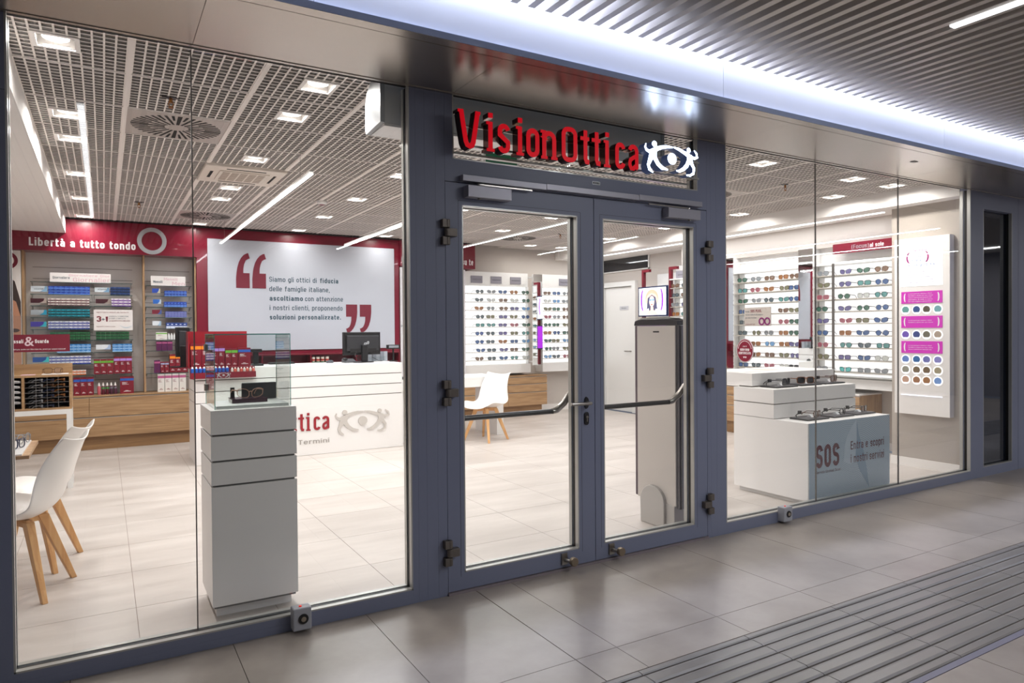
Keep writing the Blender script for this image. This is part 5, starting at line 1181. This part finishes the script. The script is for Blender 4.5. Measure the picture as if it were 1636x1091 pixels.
for k in range(8):
    bottle((1.142+0.030*k, YC-0.040, 0.952), ['#dfd8d2', '#d86a5a'][k % 2], '#e9e6e2', '%s small bottle at the right of the counter display, %s in that row' % (['white', 'coral'][k % 2], ORD[k]), '%s small bottles on the counter display' % ['white', 'coral'][k % 2], h=0.046, r=0.013)

def monitor(lab, x0, x1, zlo, zhi, y, yaw, logo):
    w = x1-x0; h = zhi-zlo; t = thing('monitor', lab, 'monitor', ((x0+x1)/2, y, 0.99), None, yaw)
    z0 = zlo-0.99; z1 = zhi-0.99
    MB().box(-w/2, w/2, 0.0, 0.05, z0, z1).build('screen_housing', BLACK, t, local=True, bevel=0.006)
    mb = MB(); mb.prism([(-w/2+0.03, z0+0.05), (w/2-0.03, z0+0.05), (w/2-0.03, z1-0.04), (-w/2+0.03, z1-0.04)], 'xz', -0.022, 0.0); mb.build('rear_shell', cm('monitor shell', '#26262a', rough=0.45), t, local=True, bevel=0.008)
    mb = MB(); mb.box(-w/2+0.07, w/2-0.07, -0.026, -0.02, z0+0.03, z0+0.075); mb.build('vent_strip', DARKV, t, local=True)
    mb = MB(); mb.box(-0.03, 0.045, -0.05, -0.02, 0.01, z0+0.12); mb.build('stand_neck', BLACK, t, local=True, bevel=0.004)
    mb = MB(); mb.prism(ellipse(0.0, -0.02, 0.13, 0.09, 24), 'xy', 0.0, 0.012); mb.build('stand_base', BLACK, t, local=True)
    if logo:
        mb = MB(); pts = [(0.04+0.030*sin(a), (z0+z1)/2+0.013*sin(2*a)+0.012*sin(a)) for a in [2*pi*k/28 for k in range(28)]]
        mb.ribbon(pts, 0.010, 'xz', -0.0255, -0.0222, closed=True); mb.build('infinity_logo', SILV, t, local=True)
        MB().box(-0.17, -0.115, -0.0232, -0.022, z0+0.04, z0+0.062).build('rating_sticker', WHITE2, t, local=True)
        mb = MB(); mb.tube([(-0.10, -0.03, z0+0.04), (-0.13, -0.06, z0-0.01), (-0.08, -0.05, 0.03), (0.02, -0.06, 0.02)], 0.004, 6); mb.tube([(0.12, -0.03, z0+0.04), (0.10, -0.05, z0-0.03), (0.18, -0.05, 0.02), (0.26, 0.0, 0.008)], 0.0035, 6); mb.build('cable', BLACK, t, local=True)
    return t
monitor('black monitor seen from behind on the right part of the counter, silver infinity logo', 2.42, 2.90, 1.080, 1.352, 4.80, 0.16, True)
monitor('black monitor at the left end behind the counter display', 0.66, 0.80, 1.10, 1.42, 4.98, 0.0, False)
t = thing('customer_display', 'small black till display on a pole at the right end of the counter', 'till display', (3.03, 4.80, 0.99))
MB().tube([(3.045, 4.80, 1.0), (3.045, 4.80, 1.15)], 0.012).build('pole', BLACK, t); MB().lathe([(0.05, 0.99), (0.05, 1.0)], (3.045, 4.80, 0), 18).build('base', BLACK, t)
MB().box(2.955, 3.115, 4.76, 4.80, 1.145, 1.195).build('display_head', BLACK, t, bevel=0.003); MB().box(2.975, 3.10, 4.757, 4.76, 1.158, 1.186).build('display_window', cm('display glass', '#8b8f96', rough=0.15), t)
t = thing('receipt_printer', 'black till device on a stand beside the counter display', 'till device', (1.44, 4.80, 0.99))
MB().box(1.39, 1.50, 4.74, 4.86, 1.14, 1.175).build('head', BLACK, t, bevel=0.004); MB().box(1.415, 1.47, 4.78, 4.84, 1.0, 1.14).build('stand', BLACK, t, bevel=0.003); MB().box(1.385, 1.51, 4.72, 4.87, 0.991, 1.01).build('base', BLACK, t, bevel=0.003)
t = thing('keyboard', 'dark keyboard lying on the counter behind the glass case', 'keyboard', (1.76, 5.02, 0.99)); MB().box(1.62, 1.90, 4.95, 5.07, 0.991, 1.008).build('keyboard_body', BLACK, t, bevel=0.003)
mb = MB()
for a in range(12):
    for b in range(4): mb.box(1.63+0.0222*a, 1.65+0.0222*a, 4.96+0.027*b, 4.982+0.027*b, 1.008, 1.012)
mb.build('keys', cm('key grey', '#3a3a3e', rough=0.5), t)
t = thing('computer_mouse', 'dark grey mouse on the counter left of the telephone', 'mouse', (2.30, 4.92, 0.99))
mb = MB(); mb.lathe([(0.034, 0.0), (0.036, 0.012), (0.026, 0.028), (0.008, 0.034)], n=16); mb.v = [(x*1.25, y*0.85, z) for x, y, z in mb.v]; mb.build('mouse_body', cm('mouse grey', '#4a4d55', rough=0.4), t, smooth=True, local=True)
MB().box(-0.004, 0.004, -0.02, 0.0, 0.028, 0.037).build('scroll_wheel', BLACK, t, local=True)
t = thing('telephone', 'low black telephone on the counter between mouse and monitor', 'telephone', (2.50, 4.84, 0.99))
mb = MB(); mb.prism([(4.78, 0.991), (4.92, 0.991), (4.92, 1.035), (4.78, 1.005)], 'yz', 2.44, 2.58); mb.build('phone_base', cm('phone grey', '#55575c', rough=0.45), t, bevel=0.003); MB().box(2.445, 2.475, 4.79, 4.91, 1.02, 1.045).build('handset', BLACK, t, bevel=0.008)
t = thing('card_organiser', 'clear grey leaflet rack behind the monitor on the counter', 'rack', (2.95, 4.95, 0.99))
for k in range(5): MB().box(2.80+0.05*k, 2.845+0.05*k, 5.0, 5.02, 0.992, 1.11).build('leaflet', cm('leaflet grey %d' % (k % 2), ['#a5a9b2', '#8a8e98'][k % 2], rough=0.4), t)
MB().box(2.79, 3.01, 4.96, 4.965, 0.992, 1.05).build('rack_front', CASEG, t)

# ================================================================ glass-topped pedestal
p = thing('pedestal', 'tall grey-white pedestal plinth carrying the glass showcase behind the left window', 'pedestal', (0.625, 0.5, 0))
mb = MB()
for a, b in ((0.062, 0.628), (0.638, 0.745), (0.755, 0.868), (0.878, 0.992)): mb.box(0.427, 0.823, 0.300, 0.692, a, b)
mb.build('body', WHITE, p, bevel=0.001)
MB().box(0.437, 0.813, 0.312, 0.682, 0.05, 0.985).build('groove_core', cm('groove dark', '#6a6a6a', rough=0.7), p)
MB().box(0.450, 0.800, 0.352, 0.672, 0.0, 0.062).build('plinth', WHITE, p)
v = thing('glass_showcase', 'clear glass case with green edges on top of the pedestal', 'showcase', (0.63, 0.52, 0.992))
x0, x1, y0, y1, z0, z1 = 0.452, 0.806, 0.345, 0.668, 0.9925, 1.349
for a in ((x0, x1, y0, y0+0.005), (x0, x0+0.005, y0+0.005, y1), (x1-0.005, x1, y0+0.005, y1), (x0, x1, y1, y1+0.005)): MB().box(*a, z0, z1).build('glass_pane', CASEG, v)
MB().box(x0, x1, y0, y1+0.005, z1, z1+0.005).build('glass_top', CASEG, v)
mb = MB()
for (x, y) in ((x0, y0), (x1, y0), (x0, y1+0.005), (x1, y1+0.005)): mb.box(x-0.0013, x+0.0013, y-0.0013, y+0.0013, z0, z1)
for (a, b, c_, d) in ((x0, x1, y0, y0), (x0, x1, y1+0.005, y1+0.005), (x0, x0, y0, y1), (x1, x1, y0, y1)): mb.box(a-0.001, b+0.001, c_-0.001, d+0.001, z1, z1+0.005)
mb.build('glass_edge', GEDGE, v)
MB().box(x0+0.008, x1-0.008, y0+0.010, y1-0.008, z0, 1.006).build('inner_plinth', WHITE2, v)
for z in (1.06, 1.265): MB().box(x0-0.008, x0+0.012, y1-0.03, y1+0.012, z, z+0.036).build('hinge', STEEL, v, bevel=0.002)
b = thing('book', 'dark plum booklet lying flat under the glasses in the showcase', 'book', (0.64, 0.48, 1.018), None)
mb = MB(); mb.box(0.549, 0.715, 0.466, 0.590, 1.0065, 1.024); mb.build('pages', PAPER, b); mb = MB(); mb.box(0.547, 0.717, 0.463, 0.4655, 1.0062, 1.024); mb.box(0.547, 0.717, 0.463, 0.591, 1.0242, 1.0265); mb.build('cover', cm('cover plum', '#3a1628', rough=0.2), b)
b = thing('spectacle_case', 'black upright case behind the glasses in the showcase', 'case', (0.70, 0.60, 1.018))
MB().box(0.622, 0.795, 0.628, 0.650, 1.0065, 1.094).build('lid', CHAR, b, bevel=0.003); MB().box(0.622, 0.795, 0.6505, 0.656, 1.0065, 1.090).build('shell', CHAR, b, bevel=0.003)
eyewear('cat', 'gold', 'clear', 'eyeglasses', 'rose gold cat-eye eyeglasses on the booklet in the showcase', (0.638, 0.480, 1.0268), 0.12, 'single', 1.0, True); 
t = thing('price_clip', 'small black security clip on the glasses in the showcase', 'clip', (0.57, 0.53, 1.05)); MB().box(0.560, 0.580, 0.595, 0.610, 1.0065, 1.076).build('clip_body', BLACK, t, bevel=0.002); MB().box(0.564, 0.576, 0.588, 0.595, 1.05, 1.058).build('clip_jaw', DSTEEL, t)

# ================================================================ tiered white display at right
g = thing('display_plinth', 'white tiered display plinth with blue SOS graphic behind the right window', 'display plinth', (5.15, 0.6, 0))
mb = MB(); mb.box(4.600, 5.661, 0.160, 0.877, 0.036, 0.633); mb.build('lower_block', WHITE, g, bevel=0.0015)
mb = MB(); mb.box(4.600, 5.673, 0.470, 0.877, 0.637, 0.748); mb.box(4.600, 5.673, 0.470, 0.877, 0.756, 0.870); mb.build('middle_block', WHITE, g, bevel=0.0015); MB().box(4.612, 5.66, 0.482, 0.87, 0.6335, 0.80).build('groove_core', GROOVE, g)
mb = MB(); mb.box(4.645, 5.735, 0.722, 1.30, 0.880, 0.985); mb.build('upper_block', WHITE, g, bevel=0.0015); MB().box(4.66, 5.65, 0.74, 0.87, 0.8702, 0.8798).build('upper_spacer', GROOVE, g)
MB().box(5.30, 5.60, 1.00, 1.20, 0, 0.8798).build('rear_support', WHITE, g)
MB().box(4.640, 5.62, 0.20, 0.85, 0.0, 0.0358).build('plinth', WHITE2, g)
# printed front with engraved wave lines (procedural)
wm = bpy.data.materials.new('blue wave print'); wm.use_nodes = True; nt = wm.node_tree; pb = nt.nodes['Principled BSDF']
tc = nt.nodes.new('ShaderNodeTexCoord'); mp = nt.nodes.new('ShaderNodeMapping'); mp.inputs['Location'].default_value = (0.0, 0, -0.02)
wv = nt.nodes.new('ShaderNodeTexWave'); wv.wave_type = 'RINGS'; wv.rings_direction = 'Y'; wv.inputs['Scale'].default_value = 22; wv.inputs['Distortion'].default_value = 9; wv.inputs['Detail'].default_value = 0.0; wv.inputs['Detail Scale'].default_value = 0.25
cr = nt.nodes.new('ShaderNodeValToRGB'); cr.color_ramp.elements[0].position = 0.0; cr.color_ramp.elements[1].position = 0.35; cr.color_ramp.elements[0].color = (*srgb('#7d90a3'), 1); cr.color_ramp.elements[1].color = (*srgb('#aab9c6'), 1)
nt.links.new(tc.outputs['Object'], mp.inputs[0]); nt.links.new(mp.outputs[0], wv.inputs[0]); nt.links.new(wv.outputs['Fac'], cr.inputs[0]); nt.links.new(cr.outputs[0], pb.inputs['Base Color']); pb.inputs['Roughness'].default_value = 0.35
MB().box(4.612, 5.661, 0.1575, 0.160, 0.040, 0.630).build('graphic_print', wm, g)
mb = MB(); mb.prism([(5.035,0.300),(5.130,0.270),(5.18,0.29),(5.205,0.40),(5.205,0.622),(5.14,0.57),(5.08,0.50),(5.045,0.42)], 'xz', 0.1566, 0.1572); mb.build('graphic_shape', cm('print pale blue', '#b3c1cd', rough=0.4), g)
mb = MB(); mb.prism([(5.205,0.622),(5.235,0.50),(5.300,0.36),(5.345,0.20),(5.372,0.056),(5.24,0.22),(5.19,0.33),(5.205,0.45)], 'xz', 0.1564, 0.1570); mb.build('graphic_shape', cm('print mid blue', '#7f97ad', rough=0.4), g)
GR = cm('dark burgundy print', '#560a1c', rough=0.5)
text(g, 'SOS', (4.690, 0.1555, 0.280), 'y', 0.178, 0.30, GR, 0.035); text(g, 'Servizio Occhiali Sicuri', (4.690, 0.1555, 0.238), 'y', 0.022, 0.305, GR)
text(g, 'Entra e scopri', (5.126, 0.1555, 0.388), 'y', 0.066, 0.45, GR, 0.005); text(g, 'i nostri servizi', (5.126, 0.1555, 0.282), 'y', 0.066, 0.45, GR, 0.005)
t = thing('paper_sheet', 'thin leaflets lying on the top tier of the white display', 'paper', (4.75, 0.95, 0.985), 'x'); del t['group']
MB().box(4.68, 4.98, 0.86, 1.10, 0.9855, 0.9868).build('sheet', PAPER, t); MB().box(5.10, 5.27, 0.95, 1.15, 0.9855, 0.9865).build('sheet', cm('cream sheet', '#e2d6cc', rough=0.5), t)
TR = [(4.86, 0.625, 0.872, 'square', 'black', 'black', 'black sunglasses on the leftmost tray of the middle tier', 0.3),
      (5.20, 0.640, 0.872, 'square', 'tortoise', 'black', 'tortoiseshell square sunglasses on the middle tray of the middle tier', -0.35),
      (5.52, 0.640, 0.872, 'square', 'brown', 'brown', 'brown gradient sunglasses on the right tray of the middle tier', 0.3),
      (4.86, 0.335, 0.635, 'square', 'brown', 'clear', 'thin dark eyeglasses on the leftmost tray of the lower tier', 0.3),
      (5.19, 0.335, 0.635, 'round', 'black', 'clear', 'black round eyeglasses on the middle tray of the lower tier', 0.3),
      (5.50, 0.345, 0.635, 'square', 'black', 'clear', 'black rectangular eyeglasses on the right tray of the lower tier', 0.3)]
for k, (x, y, z, st, fc, lc, lab, rz) in enumerate(TR):
    tl = ['left', 'middle', 'right'][k % 3]+' of the three trays on the '+('middle' if k < 3 else 'lower')+' tier of the white display'
    t = thing('display_tray', 'black eyewear tray, '+tl, 'tray', (x, y, z), 'black eyewear trays', 0.0)
    w, d = 0.135, 0.085
    MB().box(-w, w, -d, d, 0.0, 0.010).build('tray_base', BLACK, t, local=True, bevel=0.002); MB().box(-w+0.006, w-0.006, -d+0.006, d-0.006, 0.0095, 0.0108).build('tray_pad', cm('tray pad', '#4c4a4e', rough=0.6), t, local=True)
    mb = MB(); mb.prism([(-0.012, 0.011), (0.03, 0.011), (0.02, 0.028), (0.005, 0.028)], 'yz', 0.01, 0.045); mb.build('nose_stand', cm('clear acrylic', '#dcdfe2', rough=0.2), t, local=True)
    eyewear(st, fc, lc, 'sunglasses' if k < 3 else 'eyeglasses', lab, (x+(0.045 if rz > 0 else -0.03), y-0.045, z+0.011), rz, 'single', 1.25 if k < 3 else 1.12, lc == 'clear')
    c2 = thing('security_tag', 'security tag on glasses, '+tl.replace(' of the three trays on the ',' tray, ').replace(' of the white display',' of white display'), 'security tag', (x-0.055 if rz > 0 else x+0.06, y+0.05, z+0.011), 'security tags on the displayed glasses')
    MB().box(-0.014, 0.014, -0.010, 0.010, 0.026, 0.052).build('tag_body', BLACK, c2, local=True, bevel=0.003); MB().tube([(0.0, 0.0, 0.03), (-0.03, 0.01, 0.02), (-0.05, -0.01, 0.0)], 0.003, 6).build('tag_cord', BLACK, c2, local=True)
for o in list(COL.objects):
    if o.get('group') == 'single': del o['group']

# ================================================================ gate antenna behind the right door
a = thing('security_gate', 'tall grey anti-theft gate panel standing behind the right door', 'security gate', (3.32, 0.4, 0))
mb = MB(); mb.prism([(0.215, 0.165), (0.60, 0.165), (0.60, 1.385), (0.215, 1.385)], 'yz', 3.295, 3.375); mb.build('panel', cm('gate panel grey', '#cdc6c0', rough=0.4, metal=0.0), a, bevel=0.004)
mb = MB(); mb.box(3.305, 3.395, 0.188, 0.216, 0.150, 1.385); mb.build('front_edge_strip', cm('gate strip dark', '#57565b', rough=0.35, metal=0.4), a, bevel=0.003)
mb = MB(); mb.box(3.300, 3.372, 0.60, 0.628, 0.17, 1.385); mb.build('rear_edge_strip', cm('gate strip plum', '#5a4c54', rough=0.4), a, bevel=0.003)
mb = MB(); mb.box(3.318, 3.345, 0.178, 0.189, 0.155, 1.384); mb.build('light_strip', cm('strip silver', '#9b989a', rough=0.25, metal=0.6), a)
mb = MB(); mb.prism([(0.185, 1.386), (0.63, 1.386), (0.62, 1.420), (0.56, 1.435), (0.26, 1.435), (0.20, 1.420)], 'yz', 3.290, 3.392); mb.build('top_cap', cm('gate cap', '#2c2b2f', rough=0.3), a, bevel=0.006)
mb = MB(); mb.prism([(0.23, 1.436), (0.59, 1.436), (0.54, 1.444), (0.28, 1.444)], 'yz', 3.30, 3.38); mb.build('cap_rim', BEAD, a)
arch = [(0.305, 0.0), (0.545, 0.0), (0.545, 0.17)]+[(0.425+0.12*cos(radians(q)), 0.17+0.105*sin(radians(q))) for q in range(0, 181, 15)]
mb = MB(); mb.prism(arch, 'yz', 3.270, 3.400); mb.build('foot', cm('gate foot grey', '#b9b5b1', rough=0.45), a, bevel=0.005)
MB().box(3.29, 3.39, 0.225, 0.31, 0.0, 0.17).build('foot_cover', cm('gate foot grey', '#b9b5b1', rough=0.45), a, bevel=0.004)
MB().box(3.2935, 3.2948, 0.37, 0.43, 1.338, 1.348).build('maker_badge', DSTEEL, a)

# ================================================================ tables and chairs
def shell_chair(lab, loc, rz, proto=[None]):
    if proto[0] is not None:
        t = copytree(proto[0]); t.location = loc; t.rotation_euler = (0, 0, rz); tag(t, lab, 'chair', 'white shell chairs with beech legs'); return t
    t = thing('shell_chair', lab, 'chair', (0,0,0), 'white shell chairs with beech legs'); proto[0] = t
    PR = [(-0.228,0.408,0.150),(-0.222,0.425,0.178),(-0.19,0.440,0.205),(-0.12,0.442,0.225),(-0.03,0.432,0.234),(0.06,0.412,0.238),(0.125,0.412,0.240),(0.180,0.436,0.240),(0.210,0.500,0.232),(0.232,0.585,0.218),(0.252,0.670,0.202),(0.266,0.745,0.186),(0.282,0.795,0.180),(0.295,0.818,0.186)]
    NU = 16; V = []; F = []
    for lay in (0, 1):
        for i, (y, z, hw) in enumerate(PR):
            a = PR[max(i-1, 0)]; b = PR[min(i+1, len(PR)-1)]; dy, dz = b[0]-a[0], b[1]-a[1]; l = math.hypot(dy, dz); ny, nz = -dz/l, dy/l
            tt = max(0.0, min(1.0, (z-0.43)/0.20)) if y > 0 else 0.0
            y = y-0.035+0.055*max(0.0, (z-0.48)/0.34)
            for k in range(NU+1):
                u = -1+2*k/NU; au = abs(u)
                yy = y-0.075*(au**2.2)*tt*(1-0.35*max(0, (z-0.70)/0.12)); zz = z+0.055*(au**2.6)*(1-tt)*(0.35 if i < 3 else 1.0)
                if i >= 11: zz += 0.020*(au**3)*(i-10)/3-0.012*(1-au)*(i-10)/3; yy += 0.02*(au**4)*(i-10)/3
                th = 0.011*lay
                V.append((u*hw, yy-ny*th*1.0, zz-nz*th))
    n = NU+1; m = len(PR)
    for lay in (0, 1):
        o = lay*m*n
        for i in range(m-1):
            for k in range(NU): F.append((o+i*n+k, o+i*n+k+1, o+(i+1)*n+k+1, o+(i+1)*n+k))
    o = m*n
    for i in range(m-1):
        for k in (0, NU): F.append((i*n+k, (i+1)*n+k, o+(i+1)*n+k, o+i*n+k))
    for k in range(NU):
        for i in (0, m-1): F.append((i*n+k, i*n+k+1, o+i*n+k+1, o+i*n+k))
    mb = MB(); mb.add(V, F); s = mb.build('seat_shell', PLAS, t, smooth=True)
    md = s.modifiers.new('sub', 'SUBSURF'); md.levels = 1; md.render_levels = 2
    s.modifiers.remove(s.modifiers['edges'])
    for sx in (-1, 1):
        for sy in (-1, 1):
            mb = MB(); P0 = Vector((sx*0.085, sy*0.085, 0.392)); P1 = Vector((sx*0.195, sy*0.195, 0.0)); vs = []
            for P, w, h in ((P0, 0.026, 0.020), (P0*0.55+P1*0.45, 0.021, 0.017), (P1, 0.014, 0.013)):
                d = Vector((sx, sy, 0)).normalized(); e = Vector((-sy, sx, 0)).normalized()
                vs += [P+d*w+e*h, P-d*w+e*h, P-d*w-e*h, P+d*w-e*h]
            mb.add(vs, [(0,1,2,3), (11,10,9,8)]+[(a+b0, (a+1) % 4+b0, (a+1) % 4+b0+4, a+b0+4) for b0 in (0, 4) for a in range(4)])
            mb.build('leg', BEECH, t, bevel=0.003)
    mb = MB()
    for s_ in (1, -1):
        d = Vector((1, s_, 0)).normalized(); e = Vector((-s_, 1, 0)).normalized(); vs = []
        for P in (d*0.135, -d*0.135):
            for z in (0.362, 0.402): vs += [tuple(P+e*0.014+Vector((0,0,z))), tuple(P-e*0.014+Vector((0,0,z)))]
        mb.add(vs, [(0,1,3,2), (4,6,7,5), (0,4,5,1), (2,3,7,6), (0,2,6,4), (1,5,7,3)])
    mb.build('leg_cross', BEECH, t)
    t.location = loc; t.rotation_euler = (0, 0, rz); return t
shell_chair('white shell chair with beech legs nearest the left window edge', (-0.405, 1.222, 0), radians(-106.8))
shell_chair('white shell chair with beech legs behind the nearest one at left', (-0.385, 1.72, 0), radians(-106.8))
shell_chair('white shell chair with beech legs at the far desk, seen through the left door', (4.076, 4.34, 0), radians(-66))
t = thing('side_desk', 'light desk end with white mat at the left edge, holding two pairs of eyeglasses', 'desk', (-0.8, 1.33, 0))
MB().box(-1.6, -0.334, 1.044, 1.622, 0.728, 0.745).build('desk_top', OAK, t); MB().box(-1.58, -0.365, 1.06, 1.606, 0.745, 0.752).build('desk_mat', WHITE2, t)
for (x, y) in ((-1.56, 1.07), (-1.56, 1.58), (-0.95, 1.58), (-0.95, 1.07)): MB().box(x-0.015, x+0.015, y-0.015, y+0.015, 0, 0.728).build('leg', WHITE2, t)
eyewear('square', 'navy', 'clear', 'eyeglasses', 'navy eyeglasses standing on the desk end at far left', (-0.395, 1.27, 0.752), 1.15, None, 1.05, True)
eyewear('round', 'silver', 'clear', 'eyeglasses', 'thin silver eyeglasses behind the navy pair on the desk at far left', (-0.385, 1.48, 0.752), 1.15, None, 1.05, True)
# far desk
t = thing('white_desk', 'white slab desk right of the counter with the shell chair in front', 'desk', (3.75, 4.9, 0))
MB().box(3.035, 4.490, 4.62, 5.22, 0.735, 0.768).build('desk_top', WHITE2, t, bevel=0.002)
MB().box(3.035, 4.39, 4.62, 4.64, 0.640, 0.735).build('apron', WHITE2, t); MB().box(4.390, 4.490, 4.62, 5.22, 0, 0.735).build('side_panel', WHITE2, t, bevel=0.002); MB().box(3.05, 3.15, 4.66, 5.22, 0, 0.735).build('side_panel', WHITE2, t)
t = thing('desk_mouse', 'small dark mouse on the white desk right of the counter', 'mouse', (3.14, 4.80, 0.768))
mb = MB(); mb.lathe([(0.034, 0.0), (0.036, 0.012), (0.026, 0.028), (0.008, 0.034)], n=16); mb.v = [(x*1.2, y*0.85, z) for x, y, z in mb.v]; mb.build('mouse_body', BLACK, t, smooth=True, local=True)
MB().box(-0.004, 0.004, -0.02, 0.0, 0.028, 0.037).build('scroll_wheel', DSTEEL, t, local=True)
t = thing('waste_bin', 'white waste bin under the desk right of the counter', 'bin', (3.29, 4.80, 0))
MB().lathe([(0.095, 0.0), (0.10, 0.005), (0.125, 0.30), (0.130, 0.31), (0.120, 0.31), (0.095, 0.01)], (3.29, 4.80, 0), 24).build('bin_body', cm('bin white', '#d9d6d3', rough=0.5), t, smooth=True)
mb = MB(); mb.lathe([(0.132, 0.30), (0.134, 0.315), (0.128, 0.318)], (3.29, 4.80, 0), 24); mb.build('bin_rim', WHITE2, t)
# oak pigeonhole unit on a white frame
u = thing('pigeonhole_unit', 'oak pigeonhole unit filled with eyeglasses on a white frame at left', 'cabinet', (-0.7, 4.15, 0))
x0, x1, y0, y1 = -1.55, -0.250, 4.0, 4.26
mb = MB(); mb.box(x0, x1, y0, y1, 0.698, 0.716); mb.box(x0, x1, y0, y1, 0.984, 1.002); mb.box(x1-0.018, x1, y0, y1, 0.716, 0.984); mb.box(x0, x0+0.018, y0, y1, 0.716, 0.984); mb.box(-0.612, -0.592, y0, y1, 0.716, 0.984); mb.box(x0, x1, y1-0.02, y1, 1.002, 1.092); mb.box(x0+0.018, x1-0.018, y1-0.01, y1, 0.716, 0.984); mb.build('carcass', OAK, u)
cells = MB(); CXS = [-0.592+(0.592-0.268)*k/4 for k in range(5)]; CZS = [0.716+0.268*k/6 for k in range(7)]
for x in CXS[1:-1]: cells.box(x-0.0015, x+0.0015, y0+0.006, y1-0.012, 0.716, 0.984)
for z in CZS[1:-1]: cells.box(-0.592, -0.268, y0+0.006, y1-0.012, z-0.0012, z+0.0012); cells.box(x0+0.018, -0.612, y0+0.006, y1-0.012, z-0.0012, z+0.0012)
cells.build('divider_grid', cm('divider grey', '#6f6a68', rough=0.5), u); MB().box(x0+0.018, x1-0.018, y1-0.0115, y1-0.0105, 0.716, 0.984).build('back_liner', DARKV, u)
mb = MB(); mb.box(x0, x1, y0, y0+0.03, 0.655, 0.698); mb.box(x1-0.04, x1, y0, y0+0.04, 0, 0.655); mb.box(x1-0.04, x1, y1-0.04, y1, 0, 0.698); mb.box(x0, x0+0.04, y0, y0+0.04, 0, 0.655); mb.box(x0, x1, y1-0.03, y1, 0.655, 0.698); mb.build('steel_frame', WHITE2, u)
r = random.Random(3); CL = [None, 'silver', 'black', 'tortoise']
for c_ in range(1, 4):
    for z_ in range(6):
        if (c_, z_) == (3, 0): continue
        fc = ['silver', 'navy', 'tortoise'][c_-1] if r.random() < 0.75 else 'brown'
        eyewear('square', fc, 'clear', 'eyeglasses', 'eyeglasses folded in the oak pigeonholes, %s column, %s row from the top' % (ORD[c_], ORD[5-z_]), ((CXS[c_]+CXS[c_+1])/2, y0+0.015, CZS[z_]+0.002), pi*0.5+0.35, 'eyeglasses in the oak pigeonholes', 0.62, True)
for k in range(5):
    s = thing('cloth_pouch', 'white cloth pouch in the left compartment of the oak unit, %s from the top' % ORD[k], 'pouch', (-0.665, 4.03, 0.945-0.0447*k), 'white pouches in the oak unit')
    mb = MB(); mb.prism([(-0.07, 0.0), (0.035, -0.006), (0.048, 0.004), (0.03, 0.014), (-0.07, 0.022)], 'xz', -0.01, 0.12); mb.build('pouch_cloth', WHITE2, s, local=True, bevel=0.003)
    MB().box(-0.02, 0.03, -0.0112, -0.0095, 0.002, 0.006).build('pouch_seam', GPAP, s, local=True)
t = thing('leaflet_stack', 'white leaflets lying on the oak pigeonhole unit', 'leaflets', (-0.42, 4.06, 1.002)); MB().box(-0.47, -0.275, 4.02, 4.16, 1.0025, 1.008).build('leaflet_pile', PAPER, t); MB().box(-0.62, -0.52, 4.03, 4.15, 1.0025, 1.006).build('leaflet_pile', PINK, t)
eyewear('square', 'brown', 'clear', 'eyeglasses', 'dark reading glasses standing on top of the oak pigeonhole unit', (-0.385, 4.05, 1.008), 0.15, None, 1.1, True)
t = thing('acrylic_sign', 'burgundy band lettered & Guarda on a clear acrylic panel above the oak unit', 'sign', (-0.55, 4.2, 1.1))
MB().box(-1.20, -0.266, 4.225, 4.229, 1.0925, 1.52).build('acrylic_sheet', CASEG, t); MB().box(-1.20, -0.266, 4.220, 4.2248, 1.200, 1.354).build('printed_band', RTXT, t)
text(t, 'ssali', (-0.680, 4.2192, 1.278), 'y', 0.034, 0.068, WTXT, 0.012); text(t, '&', (-0.603, 4.2192, 1.255), 'y', 0.080, 0.070, cm('pink white', '#d9c2ca', rough=0.5), 0.01); text(t, 'Guarda', (-0.527, 4.2192, 1.278), 'y', 0.034, 0.100, WTXT, 0.012)
text(t, 'gli occhiali da lettura, anche con filtro luce blu, pronti per essere indossati', (-0.77, 4.2192, 1.218), 'y', 0.012, 0.47, WTXT)

# long light glow: nothing stands in for it, the fixtures above light the scene
SC.view_settings.exposure = EXPO

# small things beside the gate antenna
for k, y in enumerate((4.02, 3.72)):
    t = thing('brand_plate', 'grey brand plate standing on top of the shelves beside the gate antenna, %s one' % ORD[k], 'plate', (7.07, y, 2.083), 'brand plates on the right-hand shelves')
    MB().box(7.060, 7.070, y-0.09, y+0.09, 2.0835, 2.185).build('price_plate', GPAP, t); MB().box(7.0585, 7.060, y-0.05, y+0.05, 2.125, 2.135).build('plate_print', cm('plate print', '#5b5963'), t)
t = thing('counter_card', 'orange and white printed card box beside the gate antenna', 'card', (6.95, 3.72, 1.36))
MB().box(6.93, 7.03, 3.64, 3.80, 1.345, 1.60).build('card_box', PAPER, t)
mb = MB(); mb.box(6.9285, 6.9298, 3.66, 3.73, 1.43, 1.50); mb.box(6.9285, 6.9298, 3.66, 3.79, 1.36, 1.39); mb.build('orange_print', cm('orange print', '#d8502a', rough=0.5), t)
MB().box(6.9285, 6.9298, 3.74, 3.795, 1.52, 1.595).build('brown_print', cm('brown print', '#7a5a44', rough=0.5), t)
